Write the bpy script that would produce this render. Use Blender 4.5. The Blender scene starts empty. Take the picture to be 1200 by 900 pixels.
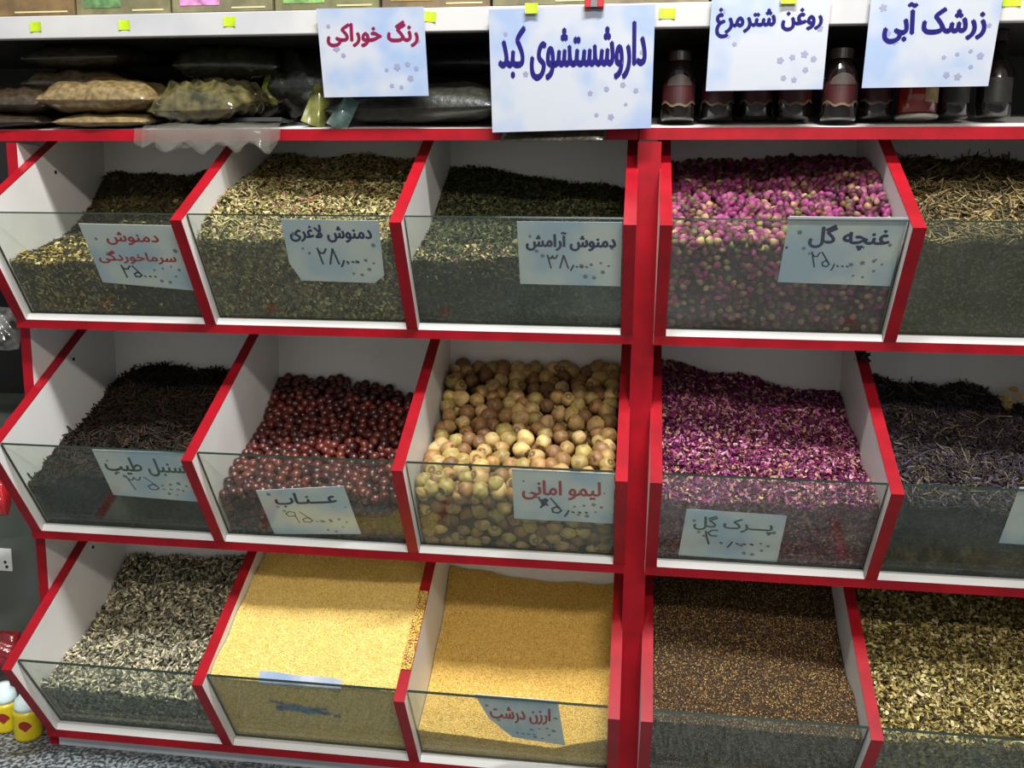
import bpy, bmesh, math, random
import numpy as np
from mathutils import Vector, Matrix
from mathutils.geometry import tessellate_polygon

random.seed(7)
rng = np.random.default_rng(11)
sc = bpy.context.scene
COL = sc.collection

# ------------------------------------------------------------------ camera, world, lights, exposure
cam = bpy.data.cameras.new('camera')
cam.sensor_width = 36.0
cam.lens = 1058.65 / 1200 * 36.0
cam.clip_start = 0.02
cam_o = bpy.data.objects.new('camera', cam)
COL.objects.link(cam_o)
R_RIGHT = Vector((0.99096, 0.133578, 0.0124417))
R_DOWN = Vector((0.0332625, -0.1547934, -0.9873868))
R_FWD = Vector((-0.1299672, 0.9788748, -0.157837))
m = Matrix((R_RIGHT, -R_DOWN, -R_FWD)).transposed().to_4x4()
m.translation = Vector((0.6154, -1.5703, 0.1272))
cam_o.matrix_world = m
sc.camera = cam_o

world = bpy.data.worlds.new('shop_light')
sc.world = world
world.use_nodes = True
world.node_tree.nodes['Background'].inputs[0].default_value = (0.93, 0.97, 1.0, 1)
world.node_tree.nodes['Background'].inputs[1].default_value = 0.38


def area_light(name, loc, target, sx, sy, power, color):
    d = bpy.data.lights.new(name, 'AREA')
    d.shape = 'RECTANGLE'
    d.size, d.size_y = sx, sy
    d.energy = power
    d.color = color
    o = bpy.data.objects.new(name, d)
    COL.objects.link(o)
    o.location = loc
    o.rotation_euler = (Vector(target) - Vector(loc)).to_track_quat('-Z', 'Y').to_euler()
    return o


area_light('ceiling_tube_far', (1.15, -2.75, 1.55), (0.4, -0.3, -0.1), 0.9, 0.10, 38, (1.0, 0.93, 0.86))
area_light('ceiling_tube_near', (0.75, -1.45, 2.3), (0.4, -0.3, -0.1), 1.1, 0.12, 142, (0.95, 0.98, 1.0))

vs = sc.view_settings
vs.view_transform = 'Standard'
vs.look = 'None'
vs.exposure = 0.0
vs.gamma = 1.0
vs.use_curve_mapping = False

# ------------------------------------------------------------------ helpers


def lin(c):
    out = []
    for v in c[:3]:
        v = v / 255.0
        out.append(v / 12.92 if v <= 0.04045 else ((v + 0.055) / 1.055) ** 2.4)
    return tuple(out)


def new_mat(name):
    mt = bpy.data.materials.new(name)
    mt.use_nodes = True
    nt = mt.node_tree
    return mt, nt, nt.nodes['Principled BSDF']


def mat(name, rgb, rough=0.5, noise=None, scale=30.0, bump=0.0, bscale=200.0, spec=0.5, metal=0.0, coat=0.0, detail=4.0, lo=0.35, hi=0.65):
    """plain colour, optionally mixed with a second colour by object-space noise, optional bump"""
    mt, nt, b = new_mat(name)
    b.inputs['Roughness'].default_value = rough
    b.inputs['Specular IOR Level'].default_value = spec
    b.inputs['Metallic'].default_value = metal
    b.inputs['Coat Weight'].default_value = coat
    c = lin(rgb) + (1,)
    b.inputs['Base Color'].default_value = c
    tc = nt.nodes.new('ShaderNodeTexCoord')
    if noise:
        n = nt.nodes.new('ShaderNodeTexNoise')
        n.inputs['Scale'].default_value = scale
        n.inputs['Detail'].default_value = detail
        nt.links.new(tc.outputs['Object'], n.inputs['Vector'])
        r = nt.nodes.new('ShaderNodeValToRGB')
        r.color_ramp.elements[0].position = lo
        r.color_ramp.elements[1].position = hi
        r.color_ramp.elements[0].color = c
        r.color_ramp.elements[1].color = lin(noise) + (1,)
        nt.links.new(n.outputs['Fac'], r.inputs['Fac'])
        nt.links.new(r.outputs['Color'], b.inputs['Base Color'])
    if bump:
        n2 = nt.nodes.new('ShaderNodeTexNoise')
        n2.inputs['Scale'].default_value = bscale
        n2.inputs['Detail'].default_value = 3
        nt.links.new(tc.outputs['Object'], n2.inputs['Vector'])
        bp = nt.nodes.new('ShaderNodeBump')
        bp.inputs['Strength'].default_value = bump
        bp.inputs['Distance'].default_value = 0.002
        nt.links.new(n2.outputs['Fac'], bp.inputs['Height'])
        nt.links.new(bp.outputs['Normal'], b.inputs['Normal'])
    return mt


def vcol_mat(name, rough=0.7, spec=0.3, coat=0.0, rand=0.0):
    mt, nt, b = new_mat(name)
    b.inputs['Roughness'].default_value = rough
    b.inputs['Specular IOR Level'].default_value = spec
    b.inputs['Coat Weight'].default_value = coat
    a = nt.nodes.new('ShaderNodeVertexColor')
    a.layer_name = 'Col'
    src = a.outputs['Color']
    if rand:
        oi = nt.nodes.new('ShaderNodeObjectInfo')
        mr = nt.nodes.new('ShaderNodeMapRange')
        mr.inputs['To Min'].default_value = 1 - rand
        mr.inputs['To Max'].default_value = 1 + rand
        nt.links.new(oi.outputs['Random'], mr.inputs['Value'])
        hs = nt.nodes.new('ShaderNodeHueSaturation')
        nt.links.new(mr.outputs['Result'], hs.inputs['Value'])
        mr2 = nt.nodes.new('ShaderNodeMapRange')
        mr2.inputs['To Min'].default_value = 0.5 - 0.03 * rand
        mr2.inputs['To Max'].default_value = 0.5 + 0.03 * rand
        nt.links.new(oi.outputs['Random'], mr2.inputs['Value'])
        nt.links.new(mr2.outputs['Result'], hs.inputs['Hue'])
        nt.links.new(src, hs.inputs['Color'])
        src = hs.outputs['Color']
    nt.links.new(src, b.inputs['Base Color'])
    return mt


M = {}
M['white'] = mat('white_melamine', (222, 218, 212), 0.42, noise=(205, 200, 193), scale=6, lo=0.45, hi=0.8)
M['sill'] = mat('white_sill', (236, 234, 230), 0.4)
M['red'] = mat('red_edge_band', (154, 9, 25), 0.4, noise=(134, 8, 21), scale=25, spec=0.25)
M['cavity_shade'] = mat('cavity_shade_board', (24, 22, 18), 0.6)  # shade of the cavity below the upper shelf, painted into its boards
M['rail'] = mat('white_rail', (184, 181, 176), 0.4, noise=(168, 167, 168), scale=9)
M['plinth'] = mat('plinth_grey_white', (196, 202, 204), 0.45, noise=(180, 186, 190), scale=12)
M['black'] = mat('black_plastic', (16, 16, 16), 0.35)
M['grey_metal'] = mat('grey_paint', (84, 88, 80), 0.45, noise=(72, 76, 68), scale=5)
M['hole'] = mat('screw_hole', (20, 18, 16), 0.8)

# glass: a tinted pane with dust and milky shop reflection painted as diffuse haze, real slab, light passes with a green loss
gm, nt, b = new_mat('dusty_hazed_glass')
nt.nodes.remove(b)
out = nt.nodes['Material Output']
tr = nt.nodes.new('ShaderNodeBsdfTransparent')
tr.inputs[0].default_value = (0.905, 0.93, 0.895, 1)
gl = nt.nodes.new('ShaderNodeBsdfGlossy')
gl.inputs['Roughness'].default_value = 0.06
gl.inputs[0].default_value = (0.9, 1.0, 0.95, 1)
lw = nt.nodes.new('ShaderNodeLayerWeight')
lw.inputs[0].default_value = 0.5
pw = nt.nodes.new('ShaderNodeMath')
pw.operation = 'POWER'
pw.inputs[1].default_value = 5.0
nt.links.new(lw.outputs['Facing'], pw.inputs[0])
fr = nt.nodes.new('ShaderNodeMath')
fr.operation = 'MULTIPLY_ADD'
fr.inputs[1].default_value = 0.9
fr.inputs[2].default_value = 0.03
nt.links.new(pw.outputs[0], fr.inputs[0])
mx = nt.nodes.new('ShaderNodeMixShader')
nt.links.new(fr.outputs[0], mx.inputs[0])
nt.links.new(tr.outputs[0], mx.inputs[1])
nt.links.new(gl.outputs[0], mx.inputs[2])
df = nt.nodes.new('ShaderNodeBsdfDiffuse')
df.inputs[0].default_value = (0.55, 0.57, 0.52, 1)
tc = nt.nodes.new('ShaderNodeTexCoord')
ns = nt.nodes.new('ShaderNodeTexNoise')
ns.inputs['Scale'].default_value = 14
ns.inputs['Detail'].default_value = 5
nt.links.new(tc.outputs['Object'], ns.inputs['Vector'])
mr = nt.nodes.new('ShaderNodeMapRange')
mr.inputs['From Min'].default_value = 0.35
mr.inputs['From Max'].default_value = 0.75
mr.inputs['To Min'].default_value = 0.018
mr.inputs['To Max'].default_value = 0.062
nt.links.new(ns.outputs['Fac'], mr.inputs['Value'])
mx2 = nt.nodes.new('ShaderNodeMixShader')
nt.links.new(mr.outputs[0], mx2.inputs[0])
nt.links.new(mx.outputs[0], mx2.inputs[1])
nt.links.new(df.outputs[0], mx2.inputs[2])
nt.links.new(mx2.outputs[0], out.inputs[0])
M['glass'] = gm
M['glass_edge'] = mat('glass_edge_green', (30, 42, 34), 0.2)

# laminated printed card: pale blue wash and soft grey flower blots
def card_mat(name, base, wash, blot, blot_fac=0.55):
    mt, nt, b = new_mat(name)
    b.inputs['Roughness'].default_value = 0.32
    tc = nt.nodes.new('ShaderNodeTexCoord')
    n = nt.nodes.new('ShaderNodeTexNoise')
    n.inputs['Scale'].default_value = 14
    n.inputs['Detail'].default_value = 2
    nt.links.new(tc.outputs['Object'], n.inputs['Vector'])
    r = nt.nodes.new('ShaderNodeValToRGB')
    r.color_ramp.elements[0].position = 0.42
    r.color_ramp.elements[1].position = 0.62
    r.color_ramp.elements[0].color = lin(base) + (1,)
    r.color_ramp.elements[1].color = lin(wash) + (1,)
    nt.links.new(n.outputs['Fac'], r.inputs['Fac'])
    nt.links.new(r.outputs['Color'], b.inputs['Base Color'])
    return mt


M['card'] = card_mat('laminated_card', (226, 228, 232), (190, 210, 236), None)
M['sign'] = card_mat('laminated_sign', (164, 166, 172), (134, 150, 176), None)
M['blot'] = mat('printed_grey_blossom', (124, 126, 150), 0.35)
M['ink_blue'] = mat('print_violet_blue', (22, 14, 92), 0.7, spec=.15)
M['ink_red'] = mat('print_red', (184, 12, 28), 0.7, spec=.15)
M['ink_magenta'] = mat('print_magenta', (112, 8, 52), 0.7, spec=.15)
M['ink_green'] = mat('print_dark_green', (18, 74, 60), 0.4)
M['pen'] = mat('felt_pen_black', (14, 20, 34), 0.5)
M['pen_blue'] = mat('felt_pen_blue', (38, 52, 110), 0.5)
M['blue_reflection'] = mat('painted_blue_reflection', (70, 130, 180), 0.5, noise=(50, 100, 150), scale=60)  # blue reflection in the lower pane, put in as coloured strokes
M['yellow_sticker'] = mat('fluorescent_yellow', (178, 200, 8), 0.5, noise=(160, 184, 14), scale=60)
M['loose'] = vcol_mat('loose_goods', 0.72, 0.25)
M['gloss_seed'] = vcol_mat('seed_shell', 0.5, 0.3)
M['lime'] = vcol_mat('dried_lime_skin', 0.5, 0.4, 0.0, 0.22)
M['jujube'] = vcol_mat('jujube_skin', 0.33, 0.45, 0.0, 0.3)
M['bud'] = vcol_mat('rosebud_petal', 0.6, 0.3, 0.0, 0.3)


def tag(o, label=None, cat=None, group=None, kind=None):
    if label: o['label'] = label
    if cat: o['category'] = cat
    if group: o['group'] = group
    if kind: o['kind'] = kind
    return o


def empty(name, loc=(0, 0, 0), label=None, cat=None, group=None):
    o = bpy.data.objects.new(name, None)
    o.empty_display_size = 0.02
    o.location = loc
    COL.objects.link(o)
    return tag(o, label, cat, group)


def link(name, me, parent=None):
    o = bpy.data.objects.new(name, me)
    COL.objects.link(o)
    if parent is not None:
        o.parent = parent
        # children are authored in world coordinates
        p = parent
        off = Vector((0, 0, 0))
        while p is not None:
            off += p.location
            p = p.parent
        o.location = -off
    return o


class MB:
    def __init__(s):
        s.v = []
        s.f = []

    def add(s, vs_, fs):
        n = len(s.v)
        s.v += [tuple(v) for v in vs_]
        s.f += [tuple(i + n for i in f) for f in fs]
        return s

    def box(s, x0, x1, y0, y1, z0, z1):
        return s.add([(x0, y0, z0), (x1, y0, z0), (x1, y1, z0), (x0, y1, z0), (x0, y0, z1), (x1, y0, z1), (x1, y1, z1), (x0, y1, z1)],
                     [(0, 3, 2, 1), (4, 5, 6, 7), (0, 1, 5, 4), (1, 2, 6, 5), (2, 3, 7, 6), (3, 0, 4, 7)])

    def prism(s, prof, x0, x1):
        """profile of (y,z) counter-clockwise seen from +x, extruded along x"""
        n = len(prof)
        vs_ = [(x0, y, z) for y, z in prof] + [(x1, y, z) for y, z in prof]
        fs = [tuple(range(n))[::-1], tuple(range(n, 2 * n))]
        for i in range(n):
            j = (i + 1) % n
            fs.append((i, j, n + j, n + i))
        return s.add(vs_, fs)

    def lathe(s, prof, cx, cy, cz, n=20):
        """prof: list of (r,z)"""
        base = len(s.v)
        for r, z in prof:
            for k in range(n):
                a = 2 * math.pi * k / n
                s.v.append((cx + r * math.cos(a), cy + r * math.sin(a), cz + z))
        for i in range(len(prof) - 1):
            for k in range(n):
                k2 = (k + 1) % n
                s.f.append((base + i * n + k, base + i * n + k2, base + (i + 1) * n + k2, base + (i + 1) * n + k))
        s.f.append(tuple(base + k for k in range(n))[::-1])
        s.f.append(tuple(base + (len(prof) - 1) * n + k for k in range(n)))
        return s

    def build(s, name, mt, parent=None, bevel=0.0, smooth=False):
        me = bpy.data.meshes.new(name)
        me.from_pydata(s.v, [], s.f)
        me.validate()
        bm = bmesh.new()
        bm.from_mesh(me)
        bmesh.ops.recalc_face_normals(bm, faces=bm.faces)
        if bevel:
            ed = [e for e in bm.edges if len(e.link_faces) == 2 and e.calc_face_angle(0) > 0.5]
            bmesh.ops.bevel(bm, geom=ed, offset=bevel, segments=2, profile=0.5, affect='EDGES')
        bm.to_mesh(me)
        bm.free()
        for x_ in (mt if isinstance(mt, (list, tuple)) else [mt]):
            me.materials.append(x_)
        if smooth:
            me.polygons.foreach_set('use_smooth', [True] * len(me.polygons))
        return link(name, me, parent)


def np_mesh(name, V, F, C, mt, parent=None, smooth=False):
    """V (n,3), F (m,k) constant size, C (n,3) or None"""
    me = bpy.data.meshes.new(name)
    n, (mf, k) = len(V), F.shape
    me.vertices.add(n)
    me.vertices.foreach_set('co', V.astype(np.float32).ravel())
    me.loops.add(mf * k)
    me.loops.foreach_set('vertex_index', F.astype(np.int32).ravel())
    me.polygons.add(mf)
    me.polygons.foreach_set('loop_start', np.arange(0, mf * k, k, dtype=np.int32))
    if smooth:
        me.polygons.foreach_set('use_smooth', np.ones(mf, dtype=bool))
    me.update(calc_edges=True)
    if C is not None:
        at = me.color_attributes.new('Col', 'FLOAT_COLOR', 'POINT')
        at.data.foreach_set('color', np.hstack([C, np.ones((n, 1))]).astype(np.float32).ravel())
    me.materials.append(mt)
    return link(name, me, parent)


# ------------------------------------------------------------------ writing
FORMS = {'د': (0xFEA9, 2), 'م': (0xFEE1, 4), 'ن': (0xFEE5, 4), 'و': (0xFEED, 2), 'ش': (0xFEB5, 4), 'س': (0xFEB1, 4), 'ر': (0xFEAD, 2),
         'ز': (0xFEAF, 2), 'ا': (0xFE8D, 2), 'آ': (0xFE81, 2), 'خ': (0xFEA5, 4), 'گ': (0xFB92, 4), 'ک': (0xFB8E, 4), 'ی': (0xFBFC, 4),
         'غ': (0xFECD, 4), 'ع': (0xFEC9, 4), 'ل': (0xFEDD, 4), 'چ': (0xFB7A, 4), 'ه': (0xFEE9, 4), 'ب': (0xFE8F, 4), 'ط': (0xFEC1, 4),
         'پ': (0xFB56, 4), 'ت': (0xFE95, 4), 'لا': (0xFEFB, 2)}


def shape_text(s):
    words = []
    for word in s.split(' '):
        L = []
        i = 0
        while i < len(word):
            if word[i:i + 2] == 'لا':
                L.append('لا'); i += 2
            else:
                L.append(word[i]); i += 1
        o = []
        joins = lambda c: c == 'ـ' or FORMS[c][1] == 4
        for i, c in enumerate(L):
            if c == 'ـ':
                o.append(c); continue
            prev = i > 0 and joins(L[i - 1])
            nxt = i + 1 < len(L) and joins(c)
            o.append(chr(FORMS[c][0] + (3 if prev and nxt else 2 if nxt else 1 if prev else 0)))
        words.append(''.join(reversed(o)))
    return ' '.join(reversed(words))


def text_tris(s):
    """outlines of the shaped text filled contour by contour; returns (verts2d, tris) scaled to the unit square"""
    cu = bpy.data.curves.new('lettering_outline', 'FONT')
    cu.body = shape_text(s)
    cu.fill_mode = 'NONE'
    cu.resolution_u = 3
    o = bpy.data.objects.new('lettering_outline', cu)
    COL.objects.link(o)
    bpy.context.view_layer.update()
    me = bpy.data.meshes.new_from_object(o.evaluated_get(bpy.context.evaluated_depsgraph_get()))
    co = [v.co.xy.copy() for v in me.vertices]
    adj = {}
    for e in me.edges:
        a, b = e.vertices
        adj.setdefault(a, []).append(b)
        adj.setdefault(b, []).append(a)
    bpy.data.objects.remove(o)
    bpy.data.curves.remove(cu)
    bpy.data.meshes.remove(me)
    loops = []
    seen = set()
    for s0 in sorted(adj):
        if s0 in seen:
            continue
        lp = [s0]; seen.add(s0)
        cur = s0
        # edges are stored in order, follow the index that is +1 first so that the winding survives
        while True:
            nx = [x_ for x_ in adj[cur] if x_ not in seen]
            if not nx:
                break
            nx.sort(key=lambda x_: abs(x_ - cur - 1))
            cur = nx[0]
            seen.add(cur); lp.append(cur)
        if len(lp) > 2:
            loops.append([co[i] for i in lp])

    def area(p):
        return 0.5 * sum(p[i].x * p[(i + 1) % len(p)].y - p[(i + 1) % len(p)].x * p[i].y for i in range(len(p)))

    def inside(pt, poly):
        c = False
        n = len(poly)
        for i in range(n):
            a, b = poly[i], poly[i - 1]
            if (a.y > pt.y) != (b.y > pt.y) and pt.x < (b.x - a.x) * (pt.y - a.y) / (b.y - a.y) + a.x:
                c = not c
        return c
    ar = [area(l) for l in loops]
    big = max(range(len(loops)), key=lambda i: abs(ar[i]))
    sg = math.copysign(1, ar[big])
    outer = [i for i in range(len(loops)) if ar[i] * sg > 0]
    holes = {i: [] for i in outer}
    for i in range(len(loops)):
        if ar[i] * sg < 0:
            cand = [j for j in outer if inside(loops[i][0], loops[j])]
            for j in cand:
                holes[j].append(i)
    V = []; T = []
    for j in outer:
        polys = [[Vector((p.x, p.y, 0)) for p in loops[j]]] + [[Vector((p.x, p.y, 0)) for p in loops[h]] for h in holes[j]]
        tr_ = tessellate_polygon(polys)
        flat = [p for pl in polys for p in pl]
        n = len(V)
        V += [(p.x, p.y) for p in flat]
        T += [(a + n, b + n, c + n) for a, b, c in tr_]
    V = np.array(V)
    mn, mxx = V.min(0), V.max(0)
    return (V - mn) / (mxx - mn), T, (mxx[0] - mn[0]) / (mxx[1] - mn[1])


def lettering(name, s, quad, n_off, mt, parent, bold=0.0):
    """quad: 3D TL,TR,BR,BL corners of the text box; n_off: vector lifting the print off the card"""
    V, T, _ = text_tris(s)
    q = [Vector(p) for p in quad]
    ex = (q[1] - q[0]).normalized()
    ey = (q[0] - q[3]).normalized()
    mb = MB()
    for k, (dx, dy) in enumerate([(0, 0), (bold, 0), (-bold, 0), (0, bold * .8), (0, -bold * .8)] if bold else [(0, 0)]):
        P = []
        for u, v in V:
            top = q[0].lerp(q[1], u)
            bot = q[3].lerp(q[2], u)
            P.append(bot.lerp(top, v) + ex * dx + ey * dy + Vector(n_off) * (1 + 0.06 * k))
        mb.add(P, T)
    return mb.build(name, mt, parent)


DIG = {'2': ([[(0, 1), (.25, .05)], [(0, .95), (.18, .72), (.42, .72), (.6, .98)]], .6),
       '3': ([[(0, 1), (.22, .05)], [(0, .95), (.12, .76), (.27, .76), (.36, .95)], [(.36, .95), (.46, .76), (.6, .78), (.72, 1)]], .72),
       '4': ([[(.05, .9), (.12, .5), (.24, .05)], [(.62, 1), (.35, .98), (.16, .8), (.3, .62), (.6, .62)]], .62),
       '8': ([[(0, .05), (.3, 1), (.62, .05)]], .62),
       '9': ([[(.5, .62), (.15, .6), (.02, .8), (.25, 1), (.5, .92), (.5, .6), (.6, .05)]], .6),
       '5': ([[(.0, 1), (.45, .45), (.58, .25), (.4, .1), (.12, .14), (.06, .34), (.3, .5), (.5, .36)]], .6),
       ',': ([[(.22, .28), (.12, .05), (0, -.12)]], .26),
       '.': ([[(0, .2), (.1, .14)]], .2),
       'x': ([[(0, 1), (.25, .5), (.5, .9), (.1, .4), (.4, .95), (.15, .85), (.5, .55), (.2, .7)]], .5)}


def handwriting(name, s, quad, n_off, mt, parent, w=0.0011):
    q = [Vector(p) for p in quad]
    ht = (q[0] - q[3]).length
    ex = (q[1] - q[0]).normalized()
    total = sum(DIG[c][1] + .16 for c in s)
    mb = MB()
    x0 = 0
    up = (q[0] - q[3]).normalized()
    for c in s:
        st, wd = DIG[c]
        for line in st:
            P = []
            for (a, b_) in line:
                u = (x0 + a) / total
                P.append(q[3].lerp(q[2], u).lerp(q[0].lerp(q[1], u), b_) + Vector(n_off))
            for A, B in zip(P, P[1:]):
                d = (B - A).normalized()
                nn = d.cross(Vector(n_off).normalized()) * w
                mb.add([A - nn - d * w * .6, A + nn - d * w * .6, B + nn + d * w * .6, B - nn + d * w * .6], [(0, 1, 2, 3)])
        x0 += wd + .16
    return mb.build(name, mt, parent)


# ------------------------------------------------------------------ dimensions (metres; x right, y away from the viewer, z up from the top row's floor)
T = 0.016
Z = [0.0, -0.3287, -0.6618]
YB, YA, HA, SL = -0.4189, -0.3294, 0.1468, 0.636
TOPH = [0.272, 0.3127, 0.3171]
YBACK = -0.100
FRONT = math.hypot(YB - YA, HA)
DY, DZ = (YB - YA) / FRONT, HA / FRONT          # direction up the slanted front
GN = Vector((0, -DZ, DY))                        # outward normal of the front (towards viewer, down)
INSET = 0.015
SILL = 0.009
TB = 0.0125        # base board thickness at its front edge
UNDER = lambda y: 0.2605 + (y + 0.2988) * math.tan(math.radians(11))      # underside of the tilted display shelf
GY = YA + INSET / DZ
# glass top where the glass line meets the sloping edge
_t = ((YB - GY) * SL * -1 + HA) / (DZ - DY * SL)
GLEN = _t
XL = [-0.3, 0.0, 0.3, 0.6]
XR = [0.6446, 0.944, 1.244]


def gp(x, s, row, off):
    """point on the glass plane: s = distance up the glass, off = distance towards the shopper"""
    return Vector((x, GY + DY * s, Z[row] + DZ * s)) + GN * off


# ------------------------------------------------------------------ setting
fl, nt, b = new_mat('granite')
tcg = nt.nodes.new('ShaderNodeTexCoord')
vor = nt.nodes.new('ShaderNodeTexNoise')
vor.inputs['Scale'].default_value = 150
vor.inputs['Detail'].default_value = 2
nt.links.new(tcg.outputs['Object'], vor.inputs['Vector'])
rr = nt.nodes.new('ShaderNodeValToRGB')
rr.color_ramp.elements[0].position = 0.42
rr.color_ramp.elements[0].color = lin((52, 56, 58)) + (1,)
rr.color_ramp.elements[1].position = 0.6
rr.color_ramp.elements[1].color = lin((150, 153, 154)) + (1,)
e = rr.color_ramp.elements.new(0.5)
e.color = lin((96, 100, 102)) + (1,)
nt.links.new(vor.outputs['Fac'], rr.inputs['Fac'])
nt.links.new(rr.outputs['Color'], b.inputs['Base Color'])
b.inputs['Roughness'].default_value = 0.35
FZ = -0.7065
tag(MB().box(-3.5, 4.5, -4.5, 0.3, FZ - 0.05, FZ).build('floor', fl), kind='structure')
wallm = mat('shop_wall', (22, 20, 18), 0.8, noise=(16, 15, 14), scale=4)
tag(MB().box(-3.5, 4.5, 0.3, 0.36, FZ, 1.6).build('wall_back', wallm), kind='structure')

# ------------------------------------------------------------------ carcasses


def carcass(name, x0, x1, label, yoff=0.0):
    t = empty(name, ((x0 + x1) / 2, -0.2, FZ), label, 'shelving unit')
    for xa in (x0, x1 - T + 0.0005):
        p = MB().box(xa, xa + T - 0.0005, -0.299, -0.08, FZ, 0.2602).build('side_panel', M['white'], t)
        MB().box(xa - 0.0002, xa + T - 0.0003, -0.3, -0.2988, FZ, 0.2602).build('edge_band', M['red'], p)
    MB().box(x0 + T, x1 - T, -0.084, -0.08, FZ, 0.258).build('back_panel', M['white'], t)
    pl = MB().box(x0 + T, x1 - T, -0.300, -0.285, FZ, Z[2] - T - 0.001).build('plinth_board', M['plinth'], t)
    return t


carcass('shelving_unit', -0.3165, 0.6303, 'wide left-hand white and red shelving carcass holding the three rows of three bins')
carcass('shelving_unit', 0.6306, 1.2766, 'right-hand white and red shelving carcass, cut by the right picture edge')


TA = math.radians(11)


def divider_profile(row):
    H = TOPH[row]
    if row == 0:
        yt = (0.2605 + 0.2988 * math.tan(TA) - HA + SL * YB) / (SL - math.tan(TA))
        return [(YA, 0), (YBACK, 0), (YBACK, UNDER(YBACK)), (yt, UNDER(yt)), (YB, HA)]
    yt = YB + (H - HA) / SL
    z0 = Z[row]
    return [(YA, z0), (YBACK, z0), (YBACK, z0 + H), (yt, z0 + H), (YB, z0 + HA)]


def make_rack(row, xs, label):
    x0, x1 = xs[0], xs[-1] + T
    t = empty('bin_rack', ((x0 + x1) / 2, -0.25, Z[row] - T), label, 'bin rack')
    bb = MB().box(x0, x1, YA + 0.0012, YBACK + 0.008, Z[row] - TB, Z[row]).build('base_board', M['white'], t)
    MB().box(x0, x1, YA - 0.0002, YA + 0.0012, Z[row] - TB, Z[row] - 0.0002).build('edge_band', M['red'], bb)
    MB().box(x0, x1, YBACK, YBACK + 0.008, Z[row] + 0.0004, Z[row] + TOPH[row] + (.024 if row == 0 else -.001)).build('back_panel', M['white'], t)
    for i, x in enumerate(xs):
        pr = divider_profile(row)
        dv = MB().prism([(y, z + 0.0003) for y, z in pr], x + 0.0002, x + T - 0.0002).build('divider', M['white'], t)
        e = 0.0013
        a = (YA, Z[row] + 0.0003); bq = (YB, Z[row] + HA); c = (pr[3][0], pr[3][1] - 0.0005)
        sn = math.sqrt(1 + SL * SL)
        n1 = (-DZ * e, DY * e)
        n2 = (-SL / sn * e, 1 / sn * e)
        nm = (-e * 1.12, e * 0.18)
        MB().prism([a, (a[0] + n1[0], a[1]), (bq[0] + nm[0], bq[1] + nm[1]), (c[0] + n2[0] - .0006, c[1] + n2[1] - .0004), (c[0], c[1] - .0004), bq][::-1], x, x + T).build('edge_band', M['red'], dv)
        if i == 0 and x < 0:
            yy, zz = [(-0.235, 0.222), (-0.22, 0.255), (-0.2, 0.262)][row]
            h = MB()
            n = 12
            h.v = [(x + T + 0.0004, yy + 0.003 * math.cos(k * 2 * math.pi / n), Z[row] + zz + 0.003 * math.sin(k * 2 * math.pi / n)) for k in range(n)] + \
                  [(x + T - 0.0004, yy + 0.003 * math.cos(k * 2 * math.pi / n), Z[row] + zz + 0.003 * math.sin(k * 2 * math.pi / n)) for k in range(n)]
            h.f = [tuple(range(n))] + [(k, (k + 1) % n, n + (k + 1) % n, n + k) for k in range(n)]
            h.build('screw_cap', M['hole'], dv)
    for xa, xb in zip(xs, xs[1:]):
        a, b_ = xa + T + 0.0006, xb - 0.0006
        MB().prism([(YA + .0006, Z[row] + .0002), (GY + .012, Z[row] + .0002), (GY + DY / DZ * SILL + .008, Z[row] + SILL), (YA + .0050, Z[row] + SILL)], a, b_).build('glass_sill', M['sill'], t)
        g0, g1 = SILL / DZ + .0004, GLEN - 0.0004
        th = 0.004
        P = [gp(a, g0, row, 0), gp(b_, g0, row, 0), gp(b_, g1, row, 0), gp(a, g1, row, 0),
             gp(a, g0, row, -th), gp(b_, g0, row, -th), gp(b_, g1, row, -th), gp(a, g1, row, -th)]
        g = MB().add(P, [(0, 1, 2, 3), (7, 6, 5, 4)]).build('glass_pane', M['glass'], t)
        MB().add(P, [(3, 2, 6, 7), (0, 4, 5, 1), (0, 3, 7, 4), (1, 5, 6, 2)]).build('glass_edge', M['glass_edge'], g)
    return t


make_rack(0, XL, 'top row rack of three bins, left unit, holding the mixed herbal teas')
make_rack(1, XL, 'middle row rack of three bins, left unit, with brown roots, red jujubes and dried limes')
make_rack(2, XL, 'bottom row rack of three bins, left unit, with striped seeds and two yellow millets')
make_rack(0, XR, 'top row rack of bins right of the centre post, with pink rosebuds')
make_rack(1, XR, 'middle row rack of bins right of the centre post, with magenta petals')
make_rack(2, XR, 'bottom row rack of bins right of the centre post, with dark brown seeds')

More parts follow.
